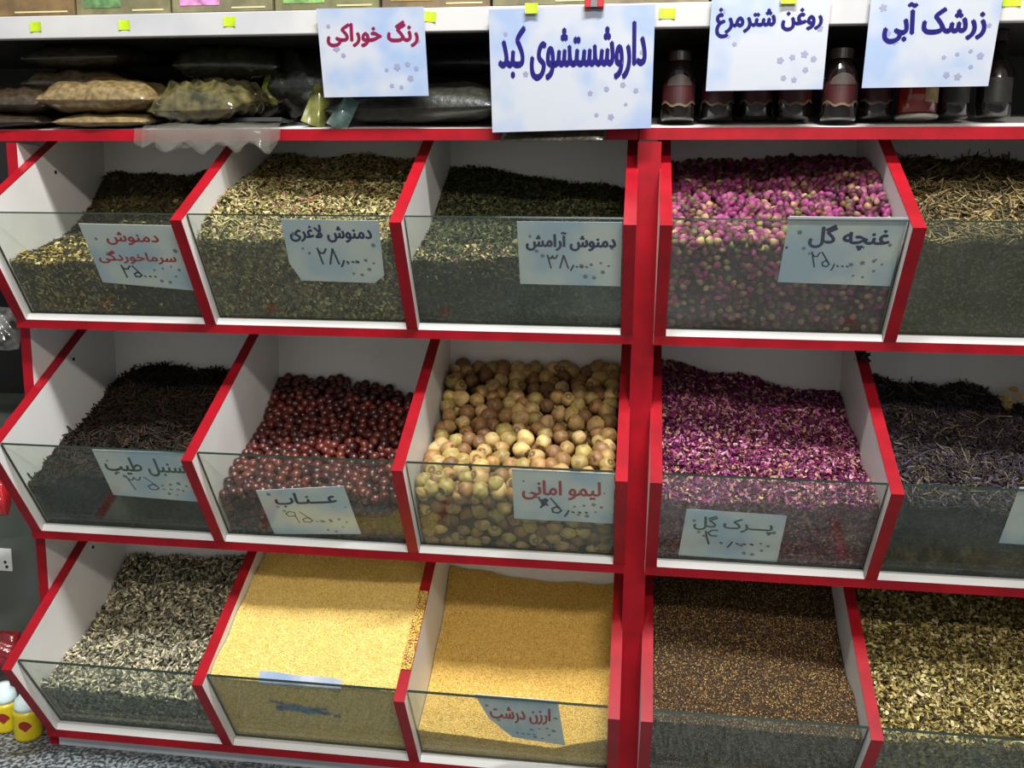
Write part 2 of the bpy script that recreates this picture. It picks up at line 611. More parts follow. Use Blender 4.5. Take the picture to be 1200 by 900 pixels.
# ------------------------------------------------------------------ heaps: measured contact points (x, y, height above the bin floor)
HP = {
 'R1B1': [[-0.284,-0.15,0.175],[-0.284,-0.177,0.144],[-0.284,-0.236,0.115],[-0.284,-0.3,0.1],[-0.284,-0.354,0.092],[-0.25,-0.112,0.234],[-0.213,-0.112,0.217],[-0.159,-0.112,0.226],[-0.121,-0.112,0.223],[-0.01,-0.112,0.225],[-0.25,-0.36,0.077],[-0.174,-0.363,0.082],[-0.087,-0.358,0.08],[-0.014,-0.36,0.08]],
 'R1B2': [[0.016,-0.272,0.195],[0.016,-0.351,0.161],[0.016,-0.38,0.135],[0.019,-0.374,0.105],[0.1,-0.378,0.115],[0.223,-0.38,0.115],[0.301,-0.384,0.118],[0.016,-0.112,0.25],[0.158,-0.112,0.25],[0.3,-0.112,0.25]],
 'R1B3': [[0.316,-0.122,0.228],[0.316,-0.205,0.165],[0.316,-0.274,0.133],[0.316,-0.352,0.103],[0.321,-0.112,0.246],[0.362,-0.112,0.229],[0.418,-0.112,0.225],[0.486,-0.112,0.216],[0.54,-0.112,0.207],[0.594,-0.112,0.197],[0.325,-0.366,0.087],[0.454,-0.371,0.1],[0.584,-0.372,0.105]],
 'R1B4': [[0.944,-0.2,0.245],[0.944,-0.293,0.201],[0.944,-0.325,0.165],[0.659,-0.389,0.124],[0.78,-0.391,0.127],[0.927,-0.385,0.118],[0.661,-0.112,0.245],[0.802,-0.112,0.25],[0.944,-0.112,0.25],[0.66,-0.25,0.2]],
 'R1B5': [[0.96,-0.389,0.124],[1.081,-0.393,0.131],[1.24,-0.393,0.131],[0.96,-0.112,0.245],[1.102,-0.112,0.245],[1.244,-0.112,0.24],[1.1,-0.25,0.2]],
 'R2B1': [[-0.284,-0.161,0.164],[-0.284,-0.212,0.141],[-0.284,-0.249,0.121],[-0.284,-0.295,0.097],[-0.28,-0.112,0.19],[-0.239,-0.112,0.214],[-0.207,-0.112,0.227],[-0.176,-0.112,0.223],[-0.083,-0.112,0.212],[0,-0.112,0.212],[-0.263,-0.358,0.074],[-0.205,-0.37,0.093],[-0.112,-0.369,0.1],[-0.009,-0.363,0.1]],
 'R2B2': [[0.016,-0.109,0.214],[0.016,-0.147,0.191],[0.016,-0.193,0.149],[0.016,-0.238,0.124],[0.016,-0.3,0.119],[0.016,-0.35,0.09],[0.025,-0.112,0.222],[0.101,-0.112,0.218],[0.175,-0.112,0.213],[0.241,-0.112,0.193],[0.3,-0.112,0.185],[0.02,-0.354,0.067],[0.087,-0.371,0.095],[0.214,-0.371,0.095],[0.305,-0.366,0.085]],
 'R2B3': [[0.316,-0.154,0.24],[0.316,-0.206,0.178],[0.316,-0.248,0.16],[0.316,-0.332,0.134],[0.314,-0.112,0.253],[0.421,-0.112,0.249],[0.589,-0.112,0.255],[0.321,-0.38,0.109],[0.459,-0.381,0.11],[0.593,-0.386,0.118]],
 'R2B4': [[0.944,-0.113,0.212],[0.944,-0.209,0.177],[0.944,-0.269,0.147],[0.944,-0.366,0.125],[0.664,-0.112,0.257],[0.725,-0.112,0.252],[0.765,-0.112,0.24],[0.832,-0.112,0.224],[0.924,-0.112,0.218],[0.657,-0.37,0.1],[0.802,-0.376,0.108],[0.931,-0.381,0.111],[0.7,-0.25,0.195]],
 'R2B5': [[1.0,-0.112,0.241],[1.077,-0.112,0.232],[1.127,-0.112,0.238],[1.178,-0.112,0.22],[1.217,-0.112,0.195],[0.959,-0.391,0.127],[1.034,-0.386,0.118],[1.119,-0.38,0.11],[1.244,-0.38,0.11]],
 'R3B1': [[-0.284,-0.11,0.19],[-0.284,-0.157,0.155],[-0.284,-0.225,0.121],[-0.284,-0.297,0.102],[-0.267,-0.112,0.215],[-0.161,-0.112,0.209],[-0.064,-0.112,0.218],[-0.277,-0.368,0.09],[-0.204,-0.365,0.084],[-0.04,-0.358,0.08]],
 'R3B2': [[0.016,-0.256,0.229],[0.016,-0.382,0.16],[0.017,-0.4,0.146],[0.102,-0.4,0.142],[0.146,-0.395,0.134],[0.22,-0.405,0.15],[0.306,-0.4,0.142],[0.016,-0.112,0.3],[0.158,-0.112,0.3],[0.3,-0.112,0.3],[0.3,-0.256,0.245]],
 'R3B3': [[0.316,-0.111,0.23],[0.316,-0.153,0.163],[0.316,-0.251,0.105],[0.322,-0.112,0.227],[0.397,-0.112,0.213],[0.456,-0.112,0.204],[0.572,-0.112,0.206],[0.316,-0.349,0.058],[0.408,-0.344,0.05],[0.522,-0.334,0.034],[0.597,-0.36,0.077],[0.6,-0.25,0.13]],
 'R3B4': [[0.944,-0.146,0.247],[0.944,-0.2,0.2],[0.944,-0.25,0.165],[0.944,-0.332,0.157],[0.668,-0.388,0.125],[0.795,-0.387,0.123],[0.931,-0.387,0.121],[0.661,-0.112,0.27],[0.802,-0.112,0.27],[0.93,-0.112,0.27],[0.7,-0.25,0.21]],
 'R3B5': [[0.981,-0.388,0.12],[1.061,-0.389,0.124],[1.145,-0.391,0.127],[1.244,-0.391,0.127],[0.96,-0.112,0.26],[1.102,-0.112,0.26],[1.244,-0.112,0.26],[1.1,-0.25,0.205]],
}


class Heap:
    def __init__(s, key, row, x0, x1, inner=0.0070, bumps=0.004, nu=56, nv=84):
        s.row, s.x0, s.x1 = row, x0 + 0.0008, x1 - 0.0008
        P = np.array(HP[key])
        n = len(P)
        d = np.linalg.norm(P[:, None, :2] - P[None, :, :2], axis=2)
        A = np.zeros((n + 3, n + 3))
        A[:n, :n] = d - 0.02 * np.eye(n)
        A[:n, n:] = np.c_[np.ones(n), P[:, :2]]
        A[n:, :n] = A[:n, n:].T
        s.w = np.linalg.solve(A, np.r_[P[:, 2], 0, 0, 0])
        s.P = P
        s.k = [(rng.uniform(20, 90), rng.uniform(20, 90), rng.uniform(0, 6.3), rng.uniform(0, 6.3)) for _ in range(7)]
        s.b = bumps
        gy0 = GY + inner / DZ
        U_ = np.linspace(0, 1, nu)
        X = s.x0 + (s.x1 - s.x0) * U_
        hmax = TOPH[row] - 0.004
        G = np.zeros((nu, nv, 3))
        nt_ = int(nv * 0.68)
        for i, x in enumerate(X):
            ys = np.linspace(YBACK - 0.002, YB, 220)
            hs = np.minimum(s.h(np.full_like(ys, x), ys), hmax)
            gl_ = (gy0 - ys) / -DY * DZ          # height of the glass line at y
            ok = np.where(hs - np.maximum(gl_, 0) < 0)[0]
            k = ok[0] if len(ok) else len(ys) - 1
            yf = ys[k]
            hf = max(hs[k], 0.004)
            yt = np.linspace(YBACK - 0.002, yf, nt_)
            ht = np.minimum(s.h(np.full_like(yt, x), yt), hmax)
            ht[-1] = hf
            G[i, :nt_, 0] = x; G[i, :nt_, 1] = yt; G[i, :nt_, 2] = ht
            hh = np.linspace(hf, 0.0008, nv - nt_ + 1)[1:]
            G[i, nt_:, 0] = x; G[i, nt_:, 1] = gy0 + DY * hh / DZ; G[i, nt_:, 2] = hh
        G[:, :, 2] += Z[row]
        s.G = G; s.nu = nu; s.nv = nv

    def h(s, x, y):
        d = np.hypot(x[:, None] - s.P[None, :, 0], y[:, None] - s.P[None, :, 1])
        v = d @ s.w[:len(s.P)] + s.w[-3] + s.w[-2] * x + s.w[-1] * y
        for a, b_, c, e in s.k:
            v = v + s.b / 3 * np.sin(a * x + c) * np.sin(b_ * y + e)
        return v

    def tris(s):
        idx = np.arange(s.nu * s.nv).reshape(s.nu, s.nv)
        a, b_, c, d = idx[:-1, :-1].ravel(), idx[1:, :-1].ravel(), idx[1:, 1:].ravel(), idx[:-1, 1:].ravel()
        return np.vstack([np.c_[a, b_, c], np.c_[a, c, d]])

    def sample(s, n, vmin=0.0, r=rng):
        V = s.G.reshape(-1, 3)
        F = s.tris()
        A, B, C_ = V[F[:, 0]], V[F[:, 1]], V[F[:, 2]]
        nr = np.cross(B - A, C_ - A)
        ar = np.linalg.norm(nr, axis=1)
        nr = nr / (ar[:, None] + 1e-12)
        sgn = np.where(nr[:, 1] - 1.0 * nr[:, 2] > 0, -1, 1)      # outward = up / to the viewer
        nr *= sgn[:, None]
        ids = r.choice(len(F), n, p=ar / ar.sum())
        u, v = r.random(n), r.random(n)
        fl_ = u + v > 1
        u[fl_], v[fl_] = 1 - u[fl_], 1 - v[fl_]
        return A[ids] + (B - A)[ids] * u[:, None] + (C_ - A)[ids] * v[:, None], nr[ids]

    def base(s, name, mt, parent=None, sink=0.0):
        V = s.G.reshape(-1, 3).copy()
        if sink:
            V[:, 2] -= sink
            V[:, 1] += sink * 0.8
            V[:, 2] = np.maximum(V[:, 2], Z[s.row] + 0.0005)
            V[:, 1] = np.minimum(V[:, 1], YBACK - 0.001)
        idx = np.arange(s.nu * s.nv).reshape(s.nu, s.nv)
        F = np.c_[idx[:-1, :-1].ravel(), idx[1:, :-1].ravel(), idx[1:, 1:].ravel(), idx[:-1, 1:].ravel()]
        return V, F


# templates: unit-size little meshes
def t_leaf():
    V = np.array([[-.5, -.3, 0], [0, -.42, .12], [.5, -.05, 0], [.35, .25, .05], [0, .4, .15], [-.5, .2, -.02]], float)
    return V, np.array([[0, 1, 4], [0, 4, 5], [1, 2, 3], [1, 3, 4]])


def t_petal():
    V = np.array([[-.5, -.15, .0], [0, -.45, .2], [.5, -.25, .05], [.5, .25, .05], [0, .45, .2], [-.5, .15, 0], [.05, 0, -.05]], float)
    return V, np.array([[0, 1, 6], [1, 2, 6], [2, 3, 6], [3, 4, 6], [4, 5, 6], [5, 0, 6]])


def t_stick():
    V = np.array([[-.5, -.5, -.3], [-.5, .5, -.3], [-.5, 0, .5], [.05, -.5, .0], [.05, .5, .0], [.05, 0, .8], [.5, -.4, -.5], [.5, .4, -.5], [.5, 0, .2]], float)
    F = []
    for k in (0, 3):
        for i in range(3):
            j = (i + 1) % 3
            F += [[k + i, k + j, k + 3 + j], [k + i, k + 3 + j, k + 3 + i]]
    return V, np.array(F)


def t_octa():
    V = np.array([[1, 0, 0], [-1, 0, 0], [0, 1, 0], [0, -1, 0], [0, 0, 1], [0, 0, -1]], float) * .5
    return V, np.array([[0, 2, 4], [2, 1, 4], [1, 3, 4], [3, 0, 4], [2, 0, 5], [1, 2, 5], [3, 1, 5], [0, 3, 5]])


def t_seed():
    V = [[-.5, 0, 0]]
    for k in range(6):
        a = k * math.pi / 3
        V.append([.1, .5 * math.cos(a), .5 * math.sin(a)])
    V.append([.5, 0, 0])
    F = []
    for k in range(6):
        j = (k + 1) % 6
        F += [[0, 1 + j, 1 + k], [7, 1 + k, 1 + j]]
    return np.array(V), np.array(F)


def t_ball(nr=5, ns=8, f=None):
    V = [[0, 0, .5]]
    for i in range(1, nr):
        th = math.pi * i / nr
        for k in range(ns):
            a = 2 * math.pi * k / ns
            V.append([.5 * math.sin(th) * math.cos(a), .5 * math.sin(th) * math.sin(a), .5 * math.cos(th)])
    V.append([0, 0, -.5])
    F = []
    for k in range(ns):
        F.append([0, 1 + k, 1 + (k + 1) % ns])
        F.append([len(V) - 1, 1 + (nr - 2) * ns + (k + 1) % ns, 1 + (nr - 2) * ns + k])
    for i in range(nr - 2):
        for k in range(ns):
            a = 1 + i * ns + k; b_ = 1 + i * ns + (k + 1) % ns
            F += [[a, a + ns, b_ + ns], [a, b_ + ns, b_]]
    return np.array(V, float), np.array(F)


def frames(N, tilt):
    """random orientation about each normal with a tilt spread (radians)"""
    n = len(N)
    a = rng.normal(size=(n, 3))
    zax = N + rng.normal(size=(n, 3)) * tilt
    zax /= np.linalg.norm(zax, axis=1)[:, None]
    x = np.cross(a, zax); x /= np.linalg.norm(x, axis=1)[:, None]
    y = np.cross(zax, x)
    return x, y, zax


def clip_bin(V, h, inner=0.0060):
    """keeps every loose vertex inside the bin: between the dividers and behind the glass"""
    V[:, 0] = np.clip(V[:, 0], h.x0 - 0.0004, h.x1 + 0.0004)
    V[:, 1] = np.minimum(V[:, 1], YBACK - 0.0006)
    V[:, 2] = np.maximum(V[:, 2], Z[h.row] + 0.0006)
    hh = V[:, 2] - Z[h.row]
    # below the glass top a vertex may not pass the pane
    ylim = GY + inner / DZ + DY * hh / DZ
    below = hh < GLEN * DZ
    V[:, 1] = np.where(below, np.maximum(V[:, 1], ylim), V[:, 1])
    return V


def scatter(h, tmpl, n, size, tilt, colors, weights, lift=0.0006, jit=0.12, stripe=None, zone=None, P=None, N=None):
    """returns V,F,C of n copies; size = ((l0,l1),(w0,w1),(t0,t1))"""
    if P is None:
        P, N = h.sample(n)
    if zone is not None:
        k = zone(P) > rng.random(len(P))
        P, N = P[k], N[k]
    n = len(P)
    tv, tf = tmpl
    x, y, z = frames(N, tilt)
    S = [rng.uniform(a, b_, n) for a, b_ in size]
    P = P + N * lift * rng.random(n)[:, None]
    V = (P[:, None, :] + tv[None, :, 0, None] * (x * S[0][:, None])[:, None, :] + tv[None, :, 1, None] * (y * S[1][:, None])[:, None, :]
         + tv[None, :, 2, None] * (z * S[2][:, None])[:, None, :])
    cols = np.array([lin(c) for c in colors])
    ci = rng.choice(len(cols), n, p=np.array(weights) / sum(weights))
    C = cols[ci] * (1 + rng.normal(size=(n, 1)) * jit)
    C = np.clip(C, 0.002, 1)
    C = np.repeat(C[:, None, :], len(tv), axis=1)
    if stripe is not None:
        C = C * np.array(stripe)[None, :, None]
    F = tf[None] + (np.arange(n) * len(tv))[:, None, None]
    V = V.reshape(-1, 3)
    if h is not None:
        V = clip_bin(V, h)
    return V, F.reshape(-1, 3), C.reshape(-1, 3)


def join(parts):
    V = []; F = []; C = []; n = 0
    for v, f, c in parts:
        V.append(v); F.append(f + n); C.append(c); n += len(v)
    return np.vstack(V), np.vstack(F), np.vstack(C)


def base_part(h, rgb, rgb2=None, sink=0.0):
    V, F = h.base('x', None, sink=sink)
    F = h.tris()
    c = np.tile(np.array(lin(rgb)), (len(V), 1))
    if rgb2 is not None:
        k = rng.random(len(V))[:, None]
        c = c * (1 - k) + np.array(lin(rgb2)) * k
    return V, F, c


def heap_object(name, parts, label, cat, mt='loose'):
    V, F, C = join(parts)
    o = np_mesh(name, V, F, C, M[mt])
    return tag(o, label, cat, None, 'stuff')


LEAF, PET, STICK, OCT, SEED = t_leaf(), t_petal(), t_stick(), t_octa(), t_seed()
X0 = lambda i: (XL[i] + T, XL[i + 1])
XQ = lambda i: (XR[i] + T, XR[i + 1])
# --- top row
h = Heap('R1B1', 0, *X0(0), bumps=0.006)
ylw = lambda P: np.exp(-((P[:, 0] + 0.22) / 0.075) ** 2 - ((P[:, 1] + 0.32) / 0.06) ** 2)
heap_object('herb_heap', [base_part(h, (52, 44, 26)),
    scatter(h, LEAF, 9000, ((.004, .010), (.003, .006), (.003, .005)), .6, [(70, 60, 34), (48, 40, 24), (96, 84, 48), (60, 66, 38)], [4, 4, 2, 2], .003),
    scatter(h, STICK, 2500, ((.008, .018), (.0008, .0014), (.0008, .0014)), .4, [(100, 84, 50), (70, 56, 34)], [1, 1], .003),
    scatter(h, LEAF, 7000, ((.005, .010), (.003, .006), (.003, .005)), .6, [(176, 152, 78), (146, 124, 58), (196, 176, 110), (120, 96, 44)], [4, 4, 2, 2], .005, zone=ylw)],
    'heap of brown and mustard dried herb mix, lowest of the top row, in the far left bin', 'dried herbs')
h = Heap('R1B2', 0, *X0(1), bumps=0.005)
heap_object('herb_heap', [base_part(h, (70, 66, 36)),
    scatter(h, LEAF, 15000, ((.004, .012), (.003, .007), (.003, .007)), .9, [(166, 150, 94), (112, 110, 60), (204, 190, 142), (62, 66, 34), (136, 86, 60), (116, 50, 70), (50, 48, 28)], [5, 4, 3, 5, 2, 1.4, 4], .004),
    scatter(h, STICK, 4500, ((.008, .016), (.001, .0018), (.001, .0018)), .4, [(190, 176, 124), (140, 128, 74)], [1, 1], .006)],
    'pale green and straw chopped herbal tea mix filling the second bin of the top row', 'dried herbs')
h = Heap('R1B3', 0, *X0(2), bumps=0.006)
front = lambda P: np.clip((-0.30 - P[:, 1]) / 0.05, 0, 1) * np.clip((P[:, 2] - 0.07) / 0.03, 0, 1) * np.clip((0.52 - P[:, 0]) / 0.1, 0.15, 1)
heap_object('herb_heap', [base_part(h, (34, 36, 20)),
    scatter(h, LEAF, 13000, ((.005, .012), (.003, .006), (.003, .006)), .6, [(44, 50, 28), (62, 68, 38), (30, 32, 20), (96, 96, 56), (70, 50, 36)], [5, 4, 4, 2, 1], .004),
    scatter(h, STICK, 3000, ((.010, .020), (.0008, .0014), (.0008, .0014)), .5, [(120, 112, 70), (60, 60, 34)], [1, 2], .004),
    scatter(h, LEAF, 7000, ((.004, .008), (.003, .005), (.003, .005)), .6, [(170, 140, 104), (150, 96, 84), (130, 122, 70), (190, 172, 120)], [3, 2, 3, 2], .005, zone=front)],
    'dark green leafy herbal tea mix sloping down in the third bin of the top row', 'dried herbs')
h = Heap('R1B5', 0, *XQ(1), bumps=0.006)
up = lambda P: np.clip((P[:, 2] - 0.11) / 0.03, 0, 1)
heap_object('straw_heap', [base_part(h, (70, 62, 36)),
    scatter(h, STICK, 5200, ((.018, .045), (.0012, .0024), (.0012, .003)), .35, [(128, 108, 68), (96, 82, 50), (156, 134, 88), (72, 64, 40), (50, 46, 28)], [4, 4, 2, 4, 3], .007, zone=up),
    scatter(h, LEAF, 12000, ((.004, .009), (.002, .004), (.002, .004)), .6, [(92, 86, 50), (70, 68, 40), (112, 104, 64)], [1, 1, 1], .003)],
    'coarse tan stalks and straw in the top row bin at the right picture edge', 'dried stalks')
# --- middle row
h = Heap('R2B1', 1, *X0(0), bumps=0.010)
heap_object('root_heap', [base_part(h, (30, 22, 15)),
    scatter(h, STICK, 6000, ((.015, .04), (.0012, .003), (.0012, .004)), .45, [(36, 26, 16), (24, 18, 13), (62, 38, 20), (46, 42, 26)], [4, 4, 2, 1], .008),
    scatter(h, LEAF, 9000, ((.006, .014), (.003, .007), (.003, .007)), .7, [(32, 23, 15), (22, 18, 13), (48, 32, 18), (34, 38, 26)], [4, 4, 2, 2], .006)],
    'dark brown tangled valerian roots heaped in the middle row bin at far left', 'dried roots')
h = Heap('R2B4', 1, *XQ(0), bumps=0.006)
heap_object('petal_heap', [base_part(h, (82, 26, 52)),
    scatter(h, PET, 22000, ((.005, .011), (.003, .007), (.004, .009)), .9, [(122, 36, 84), (170, 92, 132), (84, 22, 54), (200, 152, 160), (170, 128, 96), (98, 34, 88), (60, 22, 36)], [5, 4, 4, 2.5, 2.5, 3, 4], .005),
    scatter(h, LEAF, 4000, ((.004, .007), (.002, .004), (.002, .004)), .6, [(196, 158, 110), (120, 90, 60)], [1, 1], .005)],
    'magenta and pink dried rose petals in the middle row bin right of the centre post', 'dried petals')
h = Heap('R2B5', 1, *XQ(1), bumps=0.008)
heap_object('flower_heap', [base_part(h, (38, 32, 36)),
    scatter(h, LEAF, 14000, ((.006, .014), (.002, .005), (.003, .006)), .7, [(44, 36, 36), (58, 48, 60), (32, 28, 26), (76, 68, 84), (70, 62, 46)], [5, 3, 5, 1.3, 2], .006),
    scatter(h, STICK, 3600, ((.014, .03), (.0009, .0018), (.0009, .002)), .5, [(56, 46, 42), (120, 106, 82), (70, 60, 84)], [5, 1.4, 1], .007),
    scatter(h, LEAF, 8000, ((.004, .008), (.002, .004), (.002, .004)), .6, [(70, 66, 42), (50, 48, 32)], [1, 1], .002, zone=lambda P: (P[:, 2] < Z[1] + .07) * 1.0)],
    'blackish violet dried borage flowers in the middle row bin at the right picture edge', 'dried flowers')
# --- bottom row
h = Heap('R3B1', 2, *X0(0), bumps=0.004)
st = [1.2] + [1.6, .16, 1.6, .16, 1.6, .16] + [.4]
heap_object('sunflower_seed_heap', [base_part(h, (36, 34, 26)),
    scatter(h, SEED, 7000, ((.014, .020), (.0048, .0064), (.003, .0042)), .5, [(184, 176, 148), (128, 122, 100), (206, 192, 152), (84, 80, 66)], [3, 3, 2, 2], .006, .25, stripe=st)],
    'striped grey and cream sunflower seeds in the bottom row bin at far left', 'seeds', 'gloss_seed')


def grain_heap(key, i, rgb, rgb2, cols, wts, n, sz, name, label, cat, bumps=0.003, extra=()):
    a, b_ = X0(i) if i < 3 else XQ(i - 3)
    h_ = Heap(key, 2, a, b_, bumps=bumps, nu=90, nv=130)
    ps = [base_part(h_, rgb, rgb2), scatter(h_, OCT, n, ((sz * .8, sz * 1.2), (sz * .8, sz * 1.1), (sz * .7, sz)), .5, cols, wts, .0006, .10)]
    ps += list(extra)
    return h_, heap_object(name, ps, label, cat)


# loose grains spilt along the worn top edge of the divider between the two millet bins
nn = 1500
tt = rng.uniform(0.04, 0.155, nn)
Pn = np.c_[rng.uniform(0.3005, 0.3155, nn), YB + tt, Z[2] + HA + tt * SL + 0.0026]
Nn = np.tile([0, -.54, .84], (nn, 1))
spill = scatter(None, OCT, nn, ((.0014, .0024), (.0014, .0022), (.0012, .0018)), .4, [(228, 196, 96), (236, 210, 130), (214, 170, 74)], [3, 2, 2], .0008, P=Pn, N=Nn)
grain_heap('R3B2', 1, (226, 196, 116), (208, 174, 92), [(236, 208, 128), (222, 190, 104), (240, 220, 152), (204, 166, 84)], [5, 4, 2, 2], 46000, .0022,
           'millet_heap', 'pale yellow fine millet filling the second bin of the bottom row to the brim', 'millet', extra=[spill])
grain_heap('R3B3', 2, (222, 184, 98), (202, 160, 76), [(230, 196, 108), (218, 178, 86), (236, 208, 130), (198, 148, 68)], [5, 4, 2, 2.5], 44000, .0023,
           'millet_heap', 'golden coarse millet sunk low in the bottom row bin beside the centre post', 'millet')
grain_heap('R3B4', 3, (58, 40, 24), (30, 22, 14), [(104, 74, 42), (66, 48, 30), (42, 32, 22), (150, 118, 66), (186, 158, 100)], [5, 5, 3, 2.2, 1.0], 46000, .0026,
           'brown_seed_heap', 'dark brown tiny seeds with gold specks in the bottom row bin right of the centre post', 'seeds')
h = Heap('R3B5', 2, *XQ(1), bumps=0.006)
heap_object('blossom_heap', [base_part(h, (110, 96, 44)),
    scatter(h, PET, 24000, ((.004, .009), (.003, .007), (.004, .009)), 1.0, [(178, 158, 96), (140, 122, 64), (198, 184, 132), (92, 80, 40), (58, 46, 26)], [5, 4, 3, 4, 5], .006),
    scatter(h, STICK, 1800, ((.010, .024), (.001, .002), (.001, .002)), .5, [(176, 158, 96), (120, 100, 56)], [1, 1], .006),
    scatter(h, PET, 26, ((.014, .022), (.010, .014), (.008, .012)), .4, [(214, 190, 150), (190, 168, 128)], [1, 1], .010)],
    'yellow green crumbled blossoms in the bottom row bin at the right picture edge', 'dried flowers')


# ------------------------------------------------------------------ countable fruit and buds
def packed(h, dmin, ntry, spread=None):
    P, N = h.sample(ntry)
    acc = np.zeros((4000, 3)); accn = np.zeros((4000, 3)); n = 0
    for p, q in zip(P, N):
        if n and (np.einsum('ij,ij->i', acc[:n] - p, acc[:n] - p)).min() < dmin * dmin:
            continue
        acc[n] = p; accn[n] = q; n += 1
    return acc[:n], accn[:n]


def inside(P, h, r):
    """moves ball centres inwards so that they stay inside the bin"""
    P[:, 0] = np.clip(P[:, 0], h.x0 + r, h.x1 - r)
    P[:, 2] = np.maximum(P[:, 2], Z[h.row] + r)
    s_ = (P[:, 2] - Z[h.row])
    yl = GY + DY * s_ / DZ + (0.0062 + r) / DZ
    P[:, 1] = np.maximum(P[:, 1], yl)
    P[:, 1] = np.minimum(P[:, 1], YBACK - r)
    return P


def ball_mesh(name, kind, seed, mt):
    r = np.random.default_rng(seed)
    if kind == 'lime':
        V, F = t_ball(10, 14)
        k = [r.normal(size=3) * 5 for _ in range(4)]
        ph = r.uniform(0, 6, 4)
        s_ = 1 + sum(0.030 * np.sin(V @ (k[i] * 2) + ph[i]) for i in range(4))
        V = V * s_[:, None]
        V[:, 2] *= r.uniform(.92, 1.05)
        top = np.hypot(V[:, 0], V[:, 1]) < .16
        V[top & (V[:, 2] > 0), 2] -= .05
        base = np.array(lin([(172, 138, 84), (150, 110, 64), (188, 156, 100), (124, 90, 54), (160, 138, 78)][seed % 5]))
        C = np.tile(base, (len(V), 1))
        C *= (1 + .18 * np.sin(V @ (k[0] * 1.5) + ph[0]))[:, None]
        hy = np.hypot(V[:, 0], V[:, 1])
        C[(hy < .22) & (hy > .05) & (V[:, 2] > 0)] = lin((92, 64, 36))
        spots_ = r.random(len(V)) < .12
        C[spots_] *= .62
    elif kind == 'jujube':
        V, F = t_ball(8, 12)
        k = [r.normal(size=3) * 9 for _ in range(4)]
        ph = r.uniform(0, 6, 4)
        V = V * (1 + sum(0.022 * np.sin(V @ k[i] * 1.6 + ph[i]) for i in range(4)))[:, None]
        V[:, 2] *= 1.15
        base = np.array(lin([(74, 26, 21), (54, 20, 17), (90, 36, 26)][seed % 3]))
        C = np.tile(base, (len(V), 1))
        C[np.abs(V[:, 2]) > .56] = lin((150, 100, 60))
    else:
        V, F = t_ball(6, 9)
        a = np.arctan2(V[:, 1], V[:, 0])
        zz = V[:, 2]
        rad = np.where(zz < 0, 1 + zz * .5, 1 - zz * .35) * (1 + .12 * np.cos(a * 3 + seed))
        V[:, 0] *= rad; V[:, 1] *= rad; V[:, 2] *= 1.3
        pet = np.array(lin([(122, 32, 84), (92, 24, 60), (146, 58, 104), (76, 20, 42)][seed % 4]))
        cal = np.array(lin([(150, 128, 82), (104, 98, 54), (176, 146, 100), (122, 80, 56)][seed % 4]))
        w = np.clip((zz + .2) / .25, 0, 1)[:, None]
        C = cal * (1 - w) + pet * w
        C[(np.cos(a * 3 + seed) > .7) & (zz > .1)] *= 1.5
    me = bpy.data.meshes.new(name)
    me.from_pydata(V.tolist(), [], F.tolist())
    at = me.color_attributes.new('Col', 'FLOAT_COLOR', 'POINT')
    at.data.foreach_set('color', np.hstack([np.clip(C, 0, 1), np.ones((len(V), 1))]).astype(np.float32).ravel())
    me.polygons.foreach_set('use_smooth', [True] * len(me.polygons))
    me.materials.append(mt)
    return me, V, F, C


def balls(kind, h, d0, d1, nlim, dens, names, mt, nvar, sinkf):
    """outer layer as individuals, up to nlim nearest the camera; the others and the layer below as one heap"""
    name, label, cat, group, sname, slabel = names
    P, N = packed(h, d0 * dens, 26000)
    r0 = (d0 + d1) / 4
    P = inside(P - N * r0 * sinkf, h, r0)
    ds = rng.uniform(d0, d1, len(P))
    cam_p = np.array(cam_o.location)
    dist = np.linalg.norm(P - cam_p, axis=1)
    order = np.argsort(dist)
    meshes = [ball_mesh(name, kind, i, mt) for i in range(nvar)]
    first = {}
    for k, i in enumerate(order[:nlim]):
        v = k % nvar
        if v not in first:
            o = bpy.data.objects.new(name, meshes[v][0])
            first[v] = o
        else:
            o = first[v].copy()
        o.location = P[i]
        o.scale = (ds[i],) * 3
        o.rotation_euler = (rng.uniform(0, 6.3), rng.uniform(0, 6.3), rng.uniform(0, 6.3))
        low = P[i][2] - Z[h.row] < GLEN * DZ and N[i][2] < .35
        tag(o, label + (', pressed against the glass' if low else ''), cat, group + (', against the glass' if low else ''))
        COL.objects.link(o)
    rest = [(P[i], ds[i]) for i in order[nlim:]]
    P2, N2 = packed(h, d0 * .9, 6000)
    P2 = inside(P2 - N2 * r0 * (sinkf + 1.35), h, r0)
    rest += [(p, d0 * .95) for p in P2]
    parts = []
    for k, (p, d) in enumerate(rest):
        _, V, F, C = meshes[k % nvar]
        q = Matrix.Rotation(rng.uniform(0, 6.3), 3, Vector(rng.normal(size=3)).normalized())
        W = (V * d) @ np.array(q).T + p
        parts.append((W, F, C * rng.uniform(.75, 1.15)))
    b_ = base_part(h, {'lime': (70, 48, 26), 'jujube': (34, 12, 10), 'bud': (60, 26, 40)}[kind], sink=r0 * (3.2 if kind != 'bud' else 2.2))
    parts.append(b_)
    V, F, C = join(parts)
    C = np.clip(C, 0, 1)
    o = np_mesh(sname, V, F, C, mt, smooth=True)
    tag(o, slabel, cat, None, 'stuff')
    return len(order)


